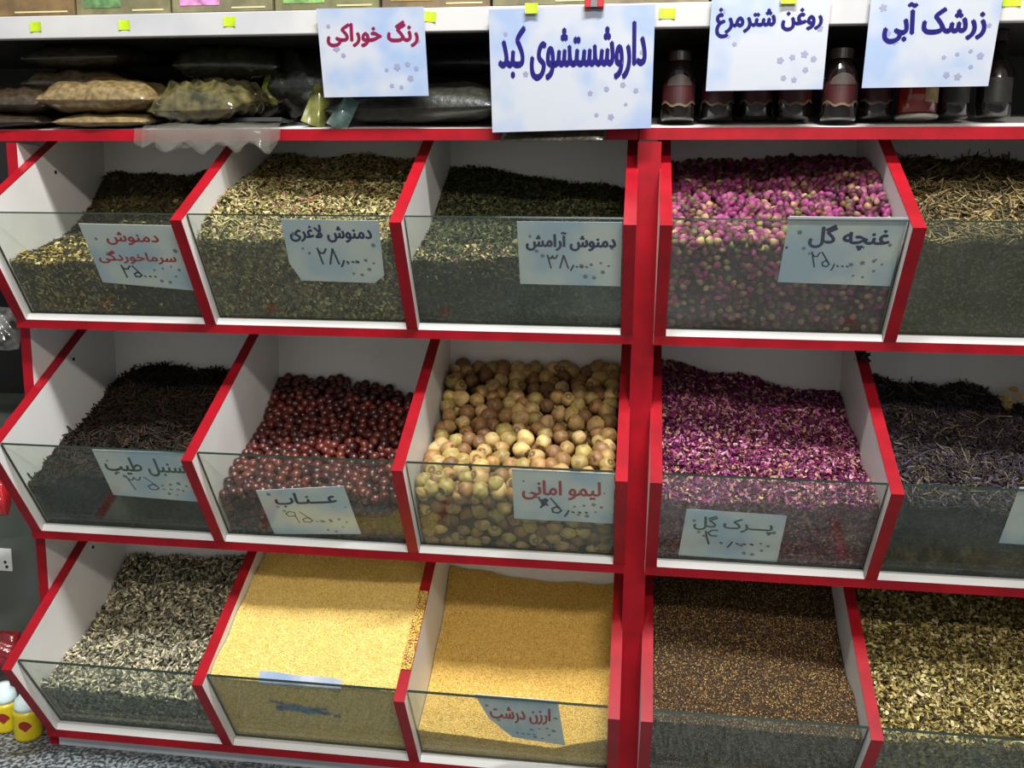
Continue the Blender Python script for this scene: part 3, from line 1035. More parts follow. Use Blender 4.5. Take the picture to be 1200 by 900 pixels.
h = Heap('R2B3', 1, *X0(2), bumps=0.004)
nl = balls('lime', h, 0.0225, .0290, 300, .86, ('dried_lime', 'tan dried lime in the middle row bin', 'dried lime', 'dried limes in the middle row bin', 'dried_limes_below', 'tan dried limes deeper in the pile, seen between the top ones'), M['lime'], 5, .55)
h = Heap('R2B2', 1, *X0(1), bumps=0.004)
nj = balls('jujube', h, .0135, .0165, 300, .9, ('jujube', 'dark red jujube in the pile left of the limes', 'jujube', 'jujubes in the middle row bin', 'jujubes_behind', 'dark red jujubes at the back and deeper in the pile'), M['jujube'], 3, .5)
h = Heap('R1B4', 0, *XQ(0), bumps=0.004)
nb = balls('bud', h, .0098, .0128, 300, .86, ('rosebud', 'small dried pink rosebud in the top row bin', 'rosebud', 'rosebuds in the top row bin', 'rosebuds_behind', 'dried pink rosebuds at the back and deeper in the top row bin'), M['bud'], 4, .4)
print('counts', nl, nj, nb)

# ------------------------------------------------------------------ price cards behind the glass
COFF = -0.0046      # just behind the 4 mm pane


def blots(parent, spots, pt, nrm, size=0.004):
    """printed grey blossoms: small five-lobed flat marks"""
    mb = MB()
    for (u, v) in spots:
        c = pt(u, v)
        ex = (pt(u + .01, v) - c).normalized()
        ey = (pt(u, v + .01) - c).normalized()
        k = random.uniform(.6, 1.2) * size
        ph = random.uniform(0, 6)
        n = 15
        P = [c + nrm + (ex * math.cos(2 * math.pi * i / n) + ey * math.sin(2 * math.pi * i / n)) * k * (.55 + .45 * abs(math.cos(2.5 * 2 * math.pi * i / n + ph))) for i in range(n)]
        mb.add(P, [tuple(range(n))])
    return mb.build('printed_blossom', M['blot'], parent)


SPOTS = [(.1, .8), (.16, .55), (.22, .47), (.62, .3), (.72, .33), (.82, .36), (.9, .31), (.84, .2), (.66, .12), (.75, .1), (.93, .62)]


def price_card(row, quad, label, texts, blue=True):
    """quad: (x, s) corners clockwise from top left on the pane's inner side"""
    P = [gp(x, s, row, COFF) for x, s in quad]
    n = len(P)
    c = sum(P, Vector()) / n
    t = empty('price_card', P[-1], label, 'price card', 'price cards on the bins')
    Q = [p - GN * 0.0005 for p in P]
    fs = [tuple(range(n)), tuple(range(n, 2 * n))[::-1]] + [(i, (i + 1) % n, n + (i + 1) % n, n + i) for i in range(n)]
    MB().add(P + Q, fs).build('card', M['card'], t)
    xs = [q[0] for q in quad]; ss = [q[1] for q in quad]
    x0, x1, s0, s1 = min(xs) + .004, max(xs) - .004, min(ss) + .004, max(ss) - .004
    blots(t, SPOTS, lambda u, v: gp(x0 + (x1 - x0) * u, s0 + (s1 - s0) * v, row, COFF), GN * 0.0001, .0035)
    for kind, s, q, mt, bold in texts:
        quad3 = [gp(x, y, row, COFF) for x, y in q]
        if kind == 't':
            lettering('lettering', s, quad3, GN * 0.00018, M[mt], t, bold)
        else:
            handwriting('price_writing', s, quad3, GN * 0.00024, M[mt], t, bold)
    return t


price_card(0, [(-.1489, .1632), (-.0066, .1612), (-.0066, .0541), (-.1492, .0658)], 'pale blue price card with two lines of red print, top row far left bin',
           [('t', 'دمنوش', [(-.1144, .151), (-.0381, .149), (-.0400, .1300), (-.1170, .1300)], 'ink_red', .0008),
            ('t', 'سرماخوردگی', [(-.138, .1203), (-.0228, .1187), (-.0240, .0985), (-.1400, .0995)], 'ink_red', .0008),
            ('h', '25...', [(-.1097, .0960), (-.0539, .0930), (-.058, .0742), (-.1130, .0745)], 'pen', .0013)])
price_card(0, [(.1457, .1732), (.2797, .1722), (.2744, .0866), (.259, .0736), (.1538, .0755), (.1419, .1049)], 'blue price card with clipped lower corners, violet-blue print, second top row bin',
           [('t', 'دمنوش لاغری', [(.1549, .1653), (.2674, .1647), (.2660, .1385), (.1530, .1391)], 'ink_blue', .0010),
            ('h', '28,...', [(.1873, .1287), (.2481, .1276), (.2470, .1035), (.1855, .1023)], 'pen', .0014)])
price_card(0, [(.4634, .173), (.5985, .1734), (.5978, .0759), (.4626, .0769)], 'pale blue price card with violet print, third top row bin beside the post',
           [('t', 'دمنوش آرامش', [(.4751, .1579), (.5898, .158), (.5902, .1308), (.4738, .1303)], 'ink_blue', .0011),
            ('h', '38,...', [(.5013, .1234), (.5585, .123), (.5585, .1021), (.5013, .1025)], 'pen', .0012)])
price_card(0, [(.8026, .1841), (.9422, .1835), (.941, .084), (.8007, .0873)], 'grey-green price card with blue print over the pink rosebuds, top row',
           [('t', 'غنچه گل', [(.8300, .1735), (.9255, .1714), (.9275, .1364), (.8313, .1382)], 'ink_blue', .0011),
            ('h', '25,...', [(.8369, .134), (.8861, .1322), (.8889, .1088), (.839, .1104)], 'pen', .0010)])
price_card(1, [(-.1459, .1745), (-.0061, .1763), (-.0077, .0735), (-.1476, .0795)], 'pale price card with dark green print before the brown roots',
           [('t', 'سنبل طیب', [(-.1364, .1618), (-.0132, .1615), (-.0148, .1265), (-.1380, .1243)], 'ink_green', .0009),
            ('h', '35...', [(-.1121, .1221), (-.0268, .1237), (-.0292, .0937), (-.1136, .092)], 'pen_blue', .0010)])
price_card(1, [(.0827, .1054), (.2174, .1239), (.2257, .0212), (.088, .0095)], 'greenish price card slipped down to the pane bottom before the jujubes',
           [('t', 'عـــنـاب', [(.108, .1003), (.2009, .1111), (.2017, .0823), (.107, .0709)], 'ink_blue', .0011),
            ('h', '95...', [(.1166, .0632), (.1938, .067), (.1934, .0427), (.1165, .0364)], 'pen', .0009)])
price_card(1, [(.4609, .1743), (.5985, .1738), (.5975, .0745), (.4585, .0742)], 'light blue price card with red print and a scribbled-over price before the dried limes',
           [('t', 'لیمو امانی', [(.4746, .1545), (.5798, .1563), (.5799, .1207), (.4726, .1156)], 'ink_red', .0010),
            ('h', 'x5,...', [(.4953, .1209), (.568, .1184), (.5685, .0901), (.4945, .0866)], 'pen', .0015)])
price_card(1, [(.6967, .1123), (.829, .109), (.8281, .0117), (.6911, .0142)], 'grey-green price card with dark green print low on the pane before the pink petals',
           [('t', 'پـــرک گل', [(.7075, .1022), (.8127, .1003), (.8134, .0677), (.7084, .0693)], 'ink_green', .0007),
            ('h', '4.,...', [(.7237, .0727), (.7972, .0705), (.7992, .0411), (.7247, .0409)], 'pen', .0013)])
price_card(1, [(1.1006, .183), (1.2021, .1826), (1.2189, .0739), (1.1047, .0767)], 'blank-looking pale price card cut off by the right picture edge, middle row', [])
price_card(2, [(.4125, .1817), (.5298, .1813), (.5378, .06), (.4601, .0718), (.4283, .1199)], 'curled blue price card with red print half sunk in the golden millet',
           [('t', 'ارزن درشت', [(.4300, .1590), (.5186, .1590), (.5171, .1150), (.4330, .1110)], 'ink_red', .0009),
            ('h', '....', [(.4663, .0985), (.5013, .0951), (.5006, .082), (.467, .083)], 'pen', .0012)])
# card pushed into the pale millet: its bent top strip sticks out above the pane, blue reflection of lettering painted as strokes lower down
t = empty('price_card', gp(.16, .17, 2, -.02), 'bent pale card half buried in the brimming pale yellow millet, painted blue lettering reflection', 'price card', 'price cards on the bins')
ms = MB()
nseg = 12
P = []
for i in range(nseg + 1):
    x = .093 + .125 * i / nseg
    w_ = .0015 * math.sin(i * .9)
    P.append((x, -.4000 + w_, Z[2] + .1480))
    P.append((x - .002, -.388 + w_, Z[2] + .1600 - .003 * (i / nseg)))
ms.add(P, [(2 * i, 2 * i + 2, 2 * i + 3, 2 * i + 1) for i in range(nseg)])
ms.add([(a, b_, c - .0006) for a, b_, c in P], [(2 * i, 2 * i + 1, 2 * i + 3, 2 * i + 2) for i in range(nseg)])
ms.build('card', M['sign'], t)
handwriting('reflected_writing', '5', [gp(x, y, 2, COFF + .0002) for x, y in [(.098, .118), (.215, .104), (.213, .088), (.096, .098)]], GN * .0001, M['blue_reflection'], t, .0022)
handwriting('reflected_writing', '.2.', [gp(x, y, 2, COFF + .0002) for x, y in [(.105, .114), (.222, .106), (.220, .086), (.103, .092)]], GN * .0001, M['blue_reflection'], t, .0026)

# ------------------------------------------------------------------ upper shelf, sloping shelf, rail
TA = math.radians(11)


def shelf_pt(x, d, up=0.0):
    """point on the tilted display shelf, d metres behind its front edge"""
    return Vector((x, -0.300 + d * math.cos(TA) - up * math.sin(TA), 0.2785 + d * math.sin(TA) + up * math.cos(TA)))


def tilted_shelf(x0, x1, label):
    t = empty('display_shelf', ((x0 + x1) / 2, -.3, .262), label, 'shelf')
    c, s = math.cos(TA), math.sin(TA)
    f = (-.2988, .2785)
    prof = [(f[0], f[1] - T), (f[0] + .24 * c, f[1] - T + .24 * s), (f[0] + .24 * c, f[1] + .24 * s), f]
    MB().prism(prof, x0, x1).build('shelf_board', M['white'], t)
    MB().prism([(f[0] - .0012, f[1] - T), (f[0], f[1] - T), f, (f[0] - .0012, f[1])], x0, x1).build('edge_band', M['red'], t)
    return t


tilted_shelf(-0.75, .6145, 'forward-tilted white shelf with red front edge carrying the bags of herbs')
tilted_shelf(.6155, 1.45, 'forward-tilted white shelf with red front edge carrying the dark jars')
us = empty('upper_shelf', (.35, -.3, .405), 'white upper shelf with deep price rail, carrying the row of cartons', 'shelf')
MB().box(-.75, 1.45, -.300, -.05, .412, .428).build('shelf_board', M['cavity_shade'], us)
MB().box(-.75, 1.45, -.3115, -.3005, .4045, .4355).build('price_rail', M['rail'], us, bevel=.0012)
MB().box(-.75, 1.45, -.049, -.04, .30, .60).build('back_panel', M['cavity_shade'], us)
for xa in (-.75, 1.434):
    MB().box(xa, xa + .016, -.30, -.05, .3, .411).build('side_panel', M['cavity_shade'], us)

# cartons on the upper shelf
edges_ = [(-.42, -.190), (-.187, -.045), (-.041, .106), (.110, .258), (.262, .411), (.415, .556), (.560, .700), (.704, .86), (.864, 1.02), (1.024, 1.2)]
cl = [((150, 118, 72), (176, 84, 104)), ((150, 140, 96), (70, 96, 60)), ((158, 148, 104), (150, 96, 130)), ((150, 146, 92), (96, 124, 70)), ((146, 120, 80), (110, 90, 50)),
      ((150, 140, 98), (112, 108, 60)), ((170, 150, 110), (120, 100, 62)), ((150, 130, 90), (110, 90, 60)), ((150, 140, 98), (110, 90, 60)), ((150, 130, 90), (110, 90, 60))]
desc = ['brown carton with a pink printed corner at the far left of the upper shelf', 'tan carton with dark green print, second from left on the upper shelf',
        'tan carton with mauve print, third from left on the upper shelf', 'olive carton with green print above the leftmost hanging sign', 'brown carton over the dark gap between the first two signs',
        'tan carton behind the left half of the large sign', 'beige carton above the binder clip', 'plain carton above the third sign', 'plain carton between the last two signs', 'plain carton above the rightmost sign']
for i, ((a, b_), (c1, c2), d) in enumerate(zip(edges_, cl, desc)):
    y0 = -.308 + [0, .001, -.001, .0, .001, 0, .001, .01, .01, .01][i]
    t = empty('carton', ((a + b_) / 2, -.2, .436), d, 'carton', 'cartons on the upper shelf')
    MB().box(a, b_, y0, -.06, .4362, .56).build('carton_body', mat('carton_board', tuple(int(v * .8) for v in c1), .7, noise=tuple(int(v * .62) for v in c1), scale=40), t, bevel=.001)
    pm = mat('carton_print', c2, .5, noise=tuple(min(255, int(v * 1.5)) for v in c2), scale=70)
    MB().box(a + .012, a + (b_ - a) * .48, y0 - .0005, y0 + .0005, .4455, .55).build('printed_panel', pm, t)
    MB().box(a + (b_ - a) * .6, b_ - .01, y0 - .0005, y0 + .0005, .4405, .4425).build('printed_stripe', mat('carton_stripe', (206, 190, 140), .5), t)

# stickers
for (x, z, w_, rz, d) in [(-.248, .4205, .017, .03, 'yellow price sticker on the rail at the far left'), (-.112, .4205, .017, .0, 'yellow price sticker on the rail second from the left'),
                          (.045, .4225, .017, -.03, 'yellow price sticker on the rail just left of the first sign'), (.329, .4235, .019, -.1, 'yellow price sticker beside the right corner of the first sign'),
                          (.647, .4215, .021, -.03, 'yellow price sticker right of the large sign'), (.798, .4335, .020, 0, 'yellow price sticker at the top edge of the third sign'),
                          (1.07, .4285, .022, 0, 'yellow price sticker on the rail at the far right'), (.470, .428, .017, 0, 'faded yellow price sticker over the large sign')]:
    yy = -.3120 if x not in (.798, .470) else -.3272
    mb = MB()
    hh = .0065
    P = []
    for k in range(5):
        u = -.5 + k / 4
        for v in (-1, 1):
            px = u * w_; pz = v * hh
            P.append((x + px * math.cos(rz) - pz * math.sin(rz), yy - (.0012 * (2 * abs(u)) ** 3), z + px * math.sin(rz) + pz * math.cos(rz)))
    mb.add(P, [(2 * k, 2 * k + 2, 2 * k + 3, 2 * k + 1) for k in range(4)])
    mb.add([(a, y_ + .0002, c) for a, y_, c in P], [(2 * k, 2 * k + 1, 2 * k + 3, 2 * k + 2) for k in range(4)])
    tag(mb.build('price_sticker', M['yellow_sticker']), d, 'sticker', 'yellow price stickers')


# hanging signs
def sign(quad, label, s, tq, ink, bold, y=-.325):
    """quad (x,z) TL,TR,BR,BL hanging in front of the rail"""
    t = empty('hanging_sign', (quad[0][0], y, quad[0][1]), label, 'sign', 'printed signs hanging from the rail')
    q = [Vector((x, y + (.003 if i < 2 else 0), z)) for i, (x, z) in enumerate(quad)]
    nx, nz = 10, 6
    mb = MB()
    for layer, off in ((0, 0), (1, .0007)):
        P = []
        for i in range(nx + 1):
            for j in range(nz + 1):
                u, v = i / nx, j / nz
                p = q[0].lerp(q[1], u).lerp(q[3].lerp(q[2], u), v)
                P.append((p.x, p.y + off, p.z))
        fs = [((i) * (nz + 1) + j, (i + 1) * (nz + 1) + j, (i + 1) * (nz + 1) + j + 1, i * (nz + 1) + j + 1) for i in range(nx) for j in range(nz)]
        mb.add(P, fs)
    mb.build('laminated_sheet', M['sign'], t)
    nrm = Vector((0, -.0003, 0))
    bl = lambda u, v: q[3].lerp(q[2], u).lerp(q[0].lerp(q[1], u), v)
    blots(t, SPOTS, bl, nrm, .0045)
    lettering('lettering', s, [Vector((x, y + .003 * (z - quad[3][1]) / (quad[0][1] - quad[3][1]), z)) for x, z in tq], Vector((0, -.0004, 0)), M[ink], t, bold)
    # clear laminate rim standing a little beyond the paper
    mb = MB()
    return t


sign([(.174, .4345), (.3235, .434), (.331, .3185), (.184, .3175)], 'leftmost hanging sign, white with magenta print', 'رنگ خوراکی', [(.189, .418), (.316, .416), (.316, .383), (.19, .385)], 'ink_magenta', .0013)
sign([(.412, .4285), (.631, .4305), (.631, .275), (.419, .270)], 'largest hanging sign, heavy violet-blue print, under the red binder clip', 'داروشستشوی کبد', [(.426, .407), (.62, .410), (.621, .338), (.428, .338)], 'ink_blue', .0016)
sign([(.703, .4455), (.851, .443), (.847, .3225), (.700, .3215)], 'third hanging sign from left, white with a yellow sticker at its top edge', 'روغن شترمرغ', [(.709, .424), (.841, .4235), (.841, .392), (.710, .388)], 'ink_blue', .0013)
sign([(.900, .4455), (1.057, .442), (1.047, .3245), (.895, .3235)], 'rightmost hanging sign, violet-blue print, above the red honey jar', 'زرشک آبی', [(.917, .4265), (1.037, .424), (1.038, .382), (.917, .378)], 'ink_blue', .0016)

# binder clip over the large sign
t = empty('binder_clip', (.552, -.326, .43), 'red and black binder clip gripping the top of the large sign', 'clip')
MB().prism([(-.330, .4275), (-.318, .4275), (-.322, .443), (-.326, .443)], .5475, .5565).build('clip_body', M['black'], t)
for dx in (-1, 1):
    MB().box(.552 + dx * .0085 - .004, .552 + dx * .0085 + .004, -.3305, -.317, .4268, .442).build('grip', mat('clip_red', (176, 16, 26), .35), t, bevel=.001)


# ------------------------------------------------------------------ bags and packets on the tilted shelf
def pillow(name, center, size, rotz, rgb, rgb2, label, cat, tiltx=TA, rough=.3, scale=120, seed=0, wr=.06, coat=.6, fine=True, droop=0.0, translucent=None):
    """a filled plastic bag: flattened superellipsoid with crimped ends and creases"""
    r = random.Random(seed)
    nx, ny = 30, 20
    lx, ly, lz = size
    V = []
    ks = [(r.uniform(10, 45), r.uniform(10, 45), r.uniform(0, 6), r.uniform(0, 6)) for _ in range(6)]
    for side in (1, -1):
        for i in range(nx + 1):
            for j in range(ny + 1):
                u = -1 + 2 * i / nx; v = -1 + 2 * j / ny
                prof = max(0, (1 - abs(u) ** 3.2)) ** .55 * max(0, (1 - abs(v) ** 3)) ** .55
                w_ = sum(math.sin(a * u * .25 + c + b_ * v * .12 * 1.3) for a, b_, c, d in ks) / 6
                w2 = sum(math.sin(a * u * .6 + b_ * v * .6 + d) for a, b_, c, d in ks) / 6
                zz = side * (prof * (1 + wr * 3 * w_ + wr * 2 * w2) * .5 + .02)
                if side < 0:
                    zz *= .8
                ex = 1 - .05 * abs(v) ** 2 + .03 * w2
                x = u * lx / 2 * ex; y = v * ly / 2 * (1 - .06 * abs(u) ** 2 + .03 * w_)
                z = zz * lz
                z -= droop * max(0, -v) ** 2
                V.append((x, y, z))
    n1 = (nx + 1) * (ny + 1)
    F = []
    for s_ in (0, 1):
        for i in range(nx):
            for j in range(ny):
                a = s_ * n1 + i * (ny + 1) + j
                q = (a, a + ny + 1, a + ny + 2, a + 1)
                F.append(q if s_ == 0 else q[::-1])
    rim = [(i, 0) for i in range(nx + 1)] + [(nx, j) for j in range(1, ny + 1)] + [(i, ny) for i in range(nx - 1, -1, -1)] + [(0, j) for j in range(ny - 1, 0, -1)]
    ri = [i * (ny + 1) + j for i, j in rim]
    for k in range(len(ri)):
        a, b_ = ri[k], ri[(k + 1) % len(ri)]
        F.append((a, b_, b_ + n1, a + n1))
    mb = MB().add(V, F)
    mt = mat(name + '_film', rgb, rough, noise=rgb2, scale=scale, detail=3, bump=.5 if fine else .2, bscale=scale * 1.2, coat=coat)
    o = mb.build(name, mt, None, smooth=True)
    o.location = center
    o.rotation_euler = (tiltx, 0, rotz)
    if label:
        tag(o, label, cat, 'bags of herbs on the shelf')
    return o


bag = pillow
SP = shelf_pt
bag('herb_bag', SP(-.335, .075, .036), (.17, .15, .044), .05, (62, 50, 34), (40, 32, 22), 'dull brown bag at the far left shelf end, upper of two', 'bag', seed=3, wr=.1)
bag('herb_bag', SP(-.340, .070, .011), (.17, .15, .024), -.03, (52, 42, 28), (36, 30, 20), 'dull brown bag at the far left shelf end, bottom of two', 'bag', seed=4)
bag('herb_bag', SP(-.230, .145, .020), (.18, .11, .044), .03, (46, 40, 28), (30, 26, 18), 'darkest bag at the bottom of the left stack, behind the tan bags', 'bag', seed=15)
bag('herb_bag', SP(-.245, .125, .062), (.165, .13, .044), .08, (66, 56, 38), (38, 32, 22), 'dark brown bag lying in the left stack, under one more', 'bag', seed=5, wr=.1)
bag('herb_bag', SP(-.235, .125, .100), (.17, .13, .042), -.05, (64, 56, 42), (38, 34, 24), 'topmost dark bag of the stack under the white rail, left', 'bag', seed=6, wr=.1)
bag('seed_bag', SP(-.168, .050, .0105), (.150, .11, .022), .0, (132, 112, 74), (100, 84, 54), 'thin tan bag of seeds lying directly on the shelf, lower left', 'bag', seed=7)
bag('seed_bag', SP(-.176, .055, .042), (.176, .12, .050), .03, (130, 110, 72), (92, 76, 48), 'plump tan bag of seeds on top of a thinner tan bag', 'bag', seed=8, wr=.09)
bag('herb_bag', SP(-.018, .060, .034), (.150, .12, .062), -.15, (104, 94, 58), (46, 44, 26), 'shiny clear bag of olive-brown herbs with bright creases', 'bag', seed=9, rough=.1, coat=1, scale=50, wr=.13, droop=.008)
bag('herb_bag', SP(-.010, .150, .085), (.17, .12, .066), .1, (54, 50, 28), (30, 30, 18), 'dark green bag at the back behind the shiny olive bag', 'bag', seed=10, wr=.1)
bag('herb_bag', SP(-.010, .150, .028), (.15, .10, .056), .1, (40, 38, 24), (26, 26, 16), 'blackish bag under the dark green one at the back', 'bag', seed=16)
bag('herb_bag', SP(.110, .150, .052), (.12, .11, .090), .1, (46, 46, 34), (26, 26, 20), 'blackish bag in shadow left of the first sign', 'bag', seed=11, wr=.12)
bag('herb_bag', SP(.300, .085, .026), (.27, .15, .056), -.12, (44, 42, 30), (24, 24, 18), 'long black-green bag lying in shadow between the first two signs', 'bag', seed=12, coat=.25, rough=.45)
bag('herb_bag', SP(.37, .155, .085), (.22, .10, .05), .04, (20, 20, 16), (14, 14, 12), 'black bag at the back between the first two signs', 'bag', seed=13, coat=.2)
bag('herb_bag', SP(.500, .026, .008), (.15, .082, .016), -.03, (74, 64, 44), (40, 36, 24), 'flat brown bag sagging over the red shelf edge under the large sign', 'bag', seed=14, droop=.024)


def packet(center, w_, hgt, rot, rgb, rgb2, label, seed):
    """small upright foil or film packet with pinched seams"""
    mb = MB()
    n, mrow = 8, 10
    for side in (-1, 1):
        P = []
        for i in range(n + 1):
            for j in range(mrow + 1):
                u = -1 + 2 * i / n; v = j / mrow
                th = .006 * max(0, 1 - abs(u) ** 2.5) * math.sin(math.pi * min(1, .12 + v * .88)) ** .6
                P.append((u * w_ / 2 * (1 - .25 * v * v * (1 if seed % 2 else .2)), side * th + .002 * math.sin(u * 4 + seed + v * 5), v * hgt))
        mb.add(P, [(i * (mrow + 1) + j, (i + 1) * (mrow + 1) + j, (i + 1) * (mrow + 1) + j + 1, i * (mrow + 1) + j + 1) for i in range(n) for j in range(mrow)])
    o = mb.build('packet', mat('packet_film', rgb, .25, noise=rgb2, scale=45, coat=.5), None, smooth=True)
    o.location = center
    o.rotation_euler = rot
    return tag(o, label, 'packet', 'packets on the shelf')


packet(SP(.055, .10, .030), .028, .058, (-.1, .2, .2), (122, 124, 30), (70, 74, 26), 'narrow yellow-green packet standing behind the shiny olive bag', 1)
packet(SP(.146, .030, .002), .034, .062, (-.25, .35, .3), (124, 124, 52), (72, 74, 40), 'yellow-green packet leaning at the shelf edge left of the first sign', 2)
packet(SP(.150, .14, .06), .06, .05, (-.1, -.2, .1), (84, 84, 40), (50, 52, 28), 'dull olive packet at the back beside the first sign', 4)
packet(SP(.188, .006, .0), .028, .05, (-.1, .55, .2), (120, 150, 140), (50, 84, 78), 'pale teal packet hanging below the lower left corner of the first sign', 3)

# flat plastic bags draped over the shelf edge
film, nt, b = new_mat('clear_film')
b.inputs['Base Color'].default_value = lin((120, 116, 106)) + (1,)
b.inputs['Roughness'].default_value = .12
b.inputs['Alpha'].default_value = .26
b.inputs['Coat Weight'].default_value = .6
t = empty('plastic_bag_pile', SP(.0, .02, 0), 'pile of empty clear plastic bags hanging over the red shelf edge', 'plastic bags')
for k in range(4):
    mb = MB()
    x0, x1 = -.108 + .012 * k, .112 - .015 * ((k * 2) % 3)
    nx, ny = 24, 12
    P = []
    for i in range(nx + 1):
        for j in range(ny + 1):
            u, v = i / nx, j / ny
            d = .10 - v * (.128 + .004 * k)
            x = x0 + (x1 - x0) * u + .006 * v * math.sin(u * 3)
            up = .001 + .0018 * k + .0012 * math.sin(u * 14 + k * 2) * (0.4 + v) + .0010 * math.sin(u * 47 + v * 9 + k)
            p = SP(x, max(d, -.006), up + .0008)
            if d < -.006:
                dd = -.006 - d
                p = p + Vector((0, -.2 * dd - .001 * k + .002 * math.sin(u * 19 + k), -.98 * dd - .25 * dd * math.sin(u * 23 + k * 2)))
            P.append(p)
    mb.add(P, [(i * (ny + 1) + j, (i + 1) * (ny + 1) + j, (i + 1) * (ny + 1) + j + 1, i * (ny + 1) + j + 1) for i in range(nx) for j in range(ny)])
    mb.build('film_sheet', film, t, smooth=True)
tag(MB().box(-.06, .10, -.27, -.12, .293, .2985).build('tray', mat('dark_tray', (54, 56, 54), .3)), 'flat dark tray under the shiny olive bag', 'tray')
bpy.data.objects['tray'].rotation_euler = (0, 0, 0)

# ------------------------------------------------------------------ jars
jar_glass = mat('dark_syrup_glass', (20, 12, 10), .12, coat=.8)
cap_m = mat('dark_cap', (34, 28, 24), .4)
lab_red = mat('maroon_label', (66, 14, 13), .5, noise=(46, 11, 10), scale=60)
lab_rim = mat('cream_label_rim', (98, 80, 58), .5)
lab_grey = mat('greybrown_label', (72, 60, 52), .5, noise=(52, 42, 36), scale=70)


def arc_patch(mb, c, r, a0, a1, zlo, zhi, n=14):
    """curved label patch on a cylinder; zlo/zhi are functions of u in -1..1"""
    P = []
    for i in range(n + 1):
        u = -1 + 2 * i / n
        a = a0 + (a1 - a0) * i / n
        P.append((c.x + r * math.cos(a), c.y + r * math.sin(a), c.z + zlo(u)))
        P.append((c.x + r * math.cos(a), c.y + r * math.sin(a), c.z + zhi(u)))
    mb.add(P, [(2 * i, 2 * i + 2, 2 * i + 3, 2 * i + 1) for i in range(n)])
    return mb


def jar(x, d, label, r=.0235, hgt=.092):
    c = SP(x, d, .0005)
    c.z += r * math.sin(TA) * .9
    t = empty('syrup_jar', c, label, 'jar', 'dark jars on the shelf')
    MB().lathe([(r * .9, 0), (r, .003), (r, .055), (r * .93, .066), (r * .62, .076), (r * .6, .08)], c.x, c.y, c.z, 24).build('jar_body', jar_glass, t, smooth=True)
    MB().lathe([(r * .66, .0795), (r * .66, hgt), (r * .6, hgt + .001)], c.x, c.y, c.z, 24).build('cap', cap_m, t)
    a0, a1 = -math.pi / 2 - 1.15, -math.pi / 2 + 1.15
    sc_ = lambda u: .016 + .006 * abs(u) + .0022 * math.cos(u * 9)
    body = MB()
    arc_patch(body, c, r + .0006, a0, a1, lambda u: sc_(u) + .003, lambda u: .047 + .006 * (1 - u * u))
    lb = body.build('label', lab_red, t)
    rim = MB()
    arc_patch(rim, c, r + .0010, a0, a1, sc_, lambda u: sc_(u) + .0032)
    rim.build('label_rim', lab_rim, lb)
    cr = MB()
    arc_patch(cr, c, r + .0011, -math.pi / 2 - .75, -math.pi / 2 + .75, lambda u: .044 + .001 * u * u, lambda u: .046 + .013 * max(0, 1 - u * u) ** .6)
    cr.build('label_crest', lab_grey, lb)
    return t


for x, d, l in [(.668, .050, 'dark jar just right of the large sign'), (.722, .066, 'dark jar at the left corner of the third sign'), (.776, .078, 'dark jar hidden behind the middle of the third sign'),
                (.826, .066, 'dark jar under the right half of the third sign'), (.880, .036, 'dark jar standing in the gap between the last two signs'), (.934, .070, 'dark jar under the left half of the rightmost sign')]:
    jar(x, d, l + ', maroon label with cream rim')
c = SP(.986, .055, .002)
c.z += .004
t = empty('honey_jar', c, 'red-orange jar on a white base under the rightmost sign', 'jar')
MB().lathe([(.026, 0), (.028, .002), (.027, .004)], c.x, c.y, c.z, 24).build('base_ring', mat('white_plastic', (190, 188, 180), .4), t)
MB().lathe([(.022, .004), (.025, .007), (.025, .05), (.02, .06)], c.x, c.y, c.z, 24).build('jar_body', mat('red_honey', (150, 44, 24), .15, noise=(110, 26, 16), scale=40, coat=.6), t, smooth=True)
arc_patch(MB(), c, .0256, -math.pi / 2 + .1, -math.pi / 2 + 1.1, lambda u: .019, lambda u: .040).build('label', mat('tan_label', (176, 150, 100), .5, noise=(140, 110, 70), scale=90), t)
MB().lathe([(.023, .0605), (.023, .072)], c.x, c.y, c.z, 24).build('cap', cap_m, t)
for x, d, l in [(1.035, .07, 'black bottle under the right corner of the rightmost sign'), (1.09, .075, 'tall black bottle at the right picture edge of the shelf')]:
    c = SP(x, d, .0005)
    c.z += .005
    t = empty('dark_bottle', c, l, 'bottle', 'black bottles on the shelf')
    MB().lathe([(.020, 0), (.022, .003), (.022, .060), (.012, .078), (.010, .098)], c.x, c.y, c.z, 20).build('bottle_body', jar_glass, t, smooth=True)
    MB().lathe([(.0115, .0985), (.0115, .112)], c.x, c.y, c.z, 20).build('cap', cap_m, t)
    arc_patch(MB(), c, .0226, -math.pi / 2 - .9, -math.pi / 2 + .9, lambda u: .018, lambda u: .05).build('label', mat('dim_label', (46, 44, 38), .5, noise=(30, 28, 24), scale=80), t)

# ------------------------------------------------------------------ left of the unit
t = empty('metal_cabinet', (-.62, -.1, FZ), 'grey painted metal cabinet standing left of the shelving unit', 'cabinet')
MB().box(-.9, -.345, -.2, .2, FZ, -.215).build('cabinet_body', M['grey_metal'], t, bevel=.003)
tg = MB().box(-.50, -.437, -.2016, -.2, -.452, -.412).build('white_tag', mat('white_tag', (206, 206, 204), .5), t)
for (x, z) in [(-.4465, -.4445), (-.449, -.436)]:
    MB().box(x - .0022, x + .0022, -.2026, -.2016, z - .0022, z + .0022).build('tag_dot', M['black'], tg)


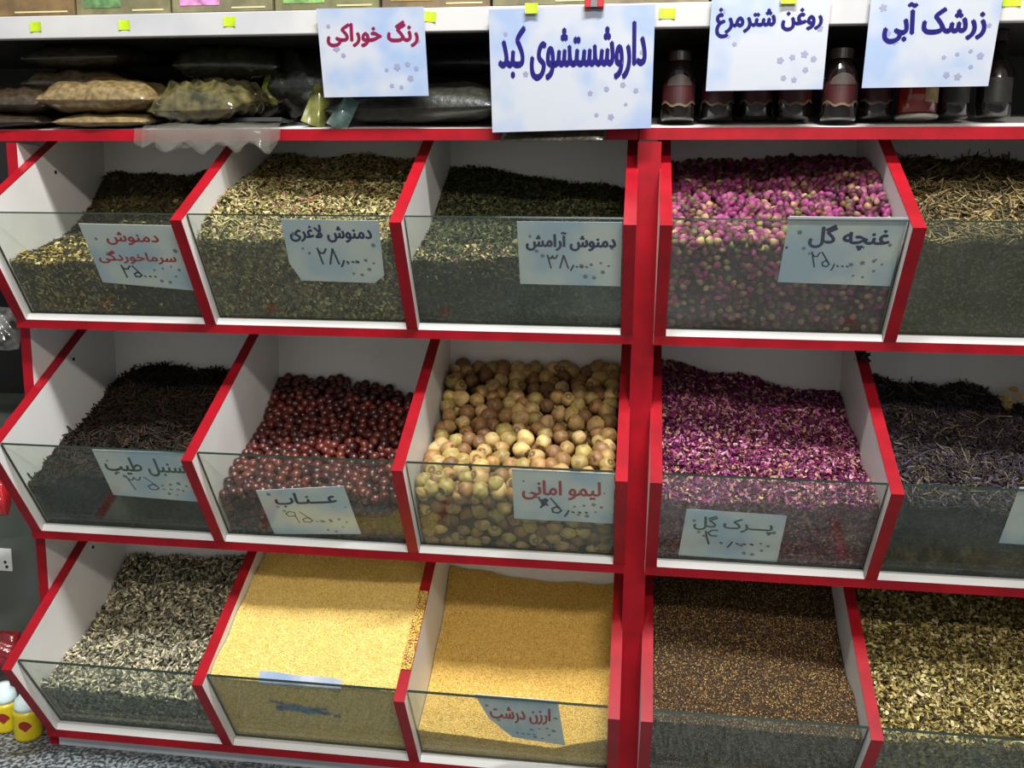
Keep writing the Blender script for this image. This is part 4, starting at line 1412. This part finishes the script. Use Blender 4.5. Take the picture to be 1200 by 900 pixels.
def squeeze_bottle(x, y, s, label):
    c = Vector((x, y, FZ + .0002))
    t = empty('squeeze_bottle', c, label, 'bottle', 'yellow bottles on the floor')
    prof = [(.0185 * s, 0), (.021 * s, .002)]
    for k in range(6):
        prof += [(.0215 * s, .004 + .0075 * k), (.0225 * s, .0075 + .0075 * k)]
    prof += [(.0205 * s, .051)]
    MB().lathe(prof, c.x, c.y, c.z, 24).build('bottle_body', mat('yellow_plastic', (206, 188, 24), .35, noise=(188, 166, 20), scale=30), t, smooth=True)
    MB().lathe([(.0195 * s, .0512), (.0195 * s, .058), (.0165 * s, .069), (.010 * s, .075), (.0085 * s, .083)], c.x, c.y, c.z, 24).build('cap', mat('white_cap', (206, 222, 220), .35), t, smooth=True)
    arc_patch(MB(), c, .0229 * s, -math.pi / 2 + .0, -math.pi / 2 + .9, lambda u: .020 + .008 * abs(u), lambda u: .038 - .007 * u * u - .003 * u).build('printed_mark', mat('red_print', (130, 30, 24), .5), t)
    return t


squeeze_bottle(-.366, -.285, 1.0, 'yellow ribbed bottle with white cap, beside the lower left corner of the unit')
squeeze_bottle(-.418, -.268, .95, 'yellow ribbed bottle with white cap, cut by the left picture edge')


def small_bag(name, loc, size, rgb, rgb2, label, seed):
    o = pillow(name, loc, size, .2, rgb, rgb2, None, 'packet', tiltx=1.25, seed=seed, rough=.2, scale=50, wr=.14, coat=.8)
    return tag(o, label, 'packet')


small_bag('foil_packet', (-.375, -.285, -.020), (.09, .07, .03), (150, 150, 146), (50, 50, 50), 'silver and black foil packet left of the middle row', 21)
small_bag('red_packet', (-.395, -.290, -.292), (.06, .06, .03), (196, 24, 28), (150, 14, 20), 'glossy red packet beside the middle row bin, left picture edge', 22)
small_bag('green_packet', (-.405, -.285, -.105), (.06, .05, .02), (120, 130, 40), (70, 120, 60), 'yellow-green packet above the red one, left picture edge', 23)
small_bag('red_packet', (-.440, -.245, -.575), (.07, .06, .03), (150, 22, 28), (110, 14, 20), 'dark red packet beside the bottom row bin, left picture edge', 24)

# loose bits
mb_parts = []
rngs = 60
Pn = np.array([.952, -.192, Z[1] + .293]) + rng.normal(size=(rngs, 3)) * np.array([.0035, .007, .0035])
Nn = rng.normal(size=(rngs, 3)); Nn /= np.linalg.norm(Nn, axis=1)[:, None]
V, F, C = scatter(None, LEAF, rngs, ((.008, .014), (.005, .009), (.004, .007)), .8, [(20, 18, 18), (34, 28, 30)], [1, 1], .001, P=Pn, N=Nn)
tag(np_mesh('dried_flower_clump', V, F, C, M['loose']), 'small black clump of dried flowers caught on top of the divider edge', 'dried flowers')
V, F, C = scatter(None, LEAF, 16, ((.014, .022), (.008, .014), (.006, .01)), .8, [(214, 190, 132), (180, 150, 96)], [1, 1], .001,
                  P=np.array([1.186, -.135, Z[1] + .222]) + rng.normal(size=(16, 3)) * .008, N=np.tile([0, -.5, .8], (16, 1)))
tag(np_mesh('pale_blossom', V, F, C, M['loose']), 'pale straw-coloured dried blossom on the dark violet flowers', 'dried flowers')
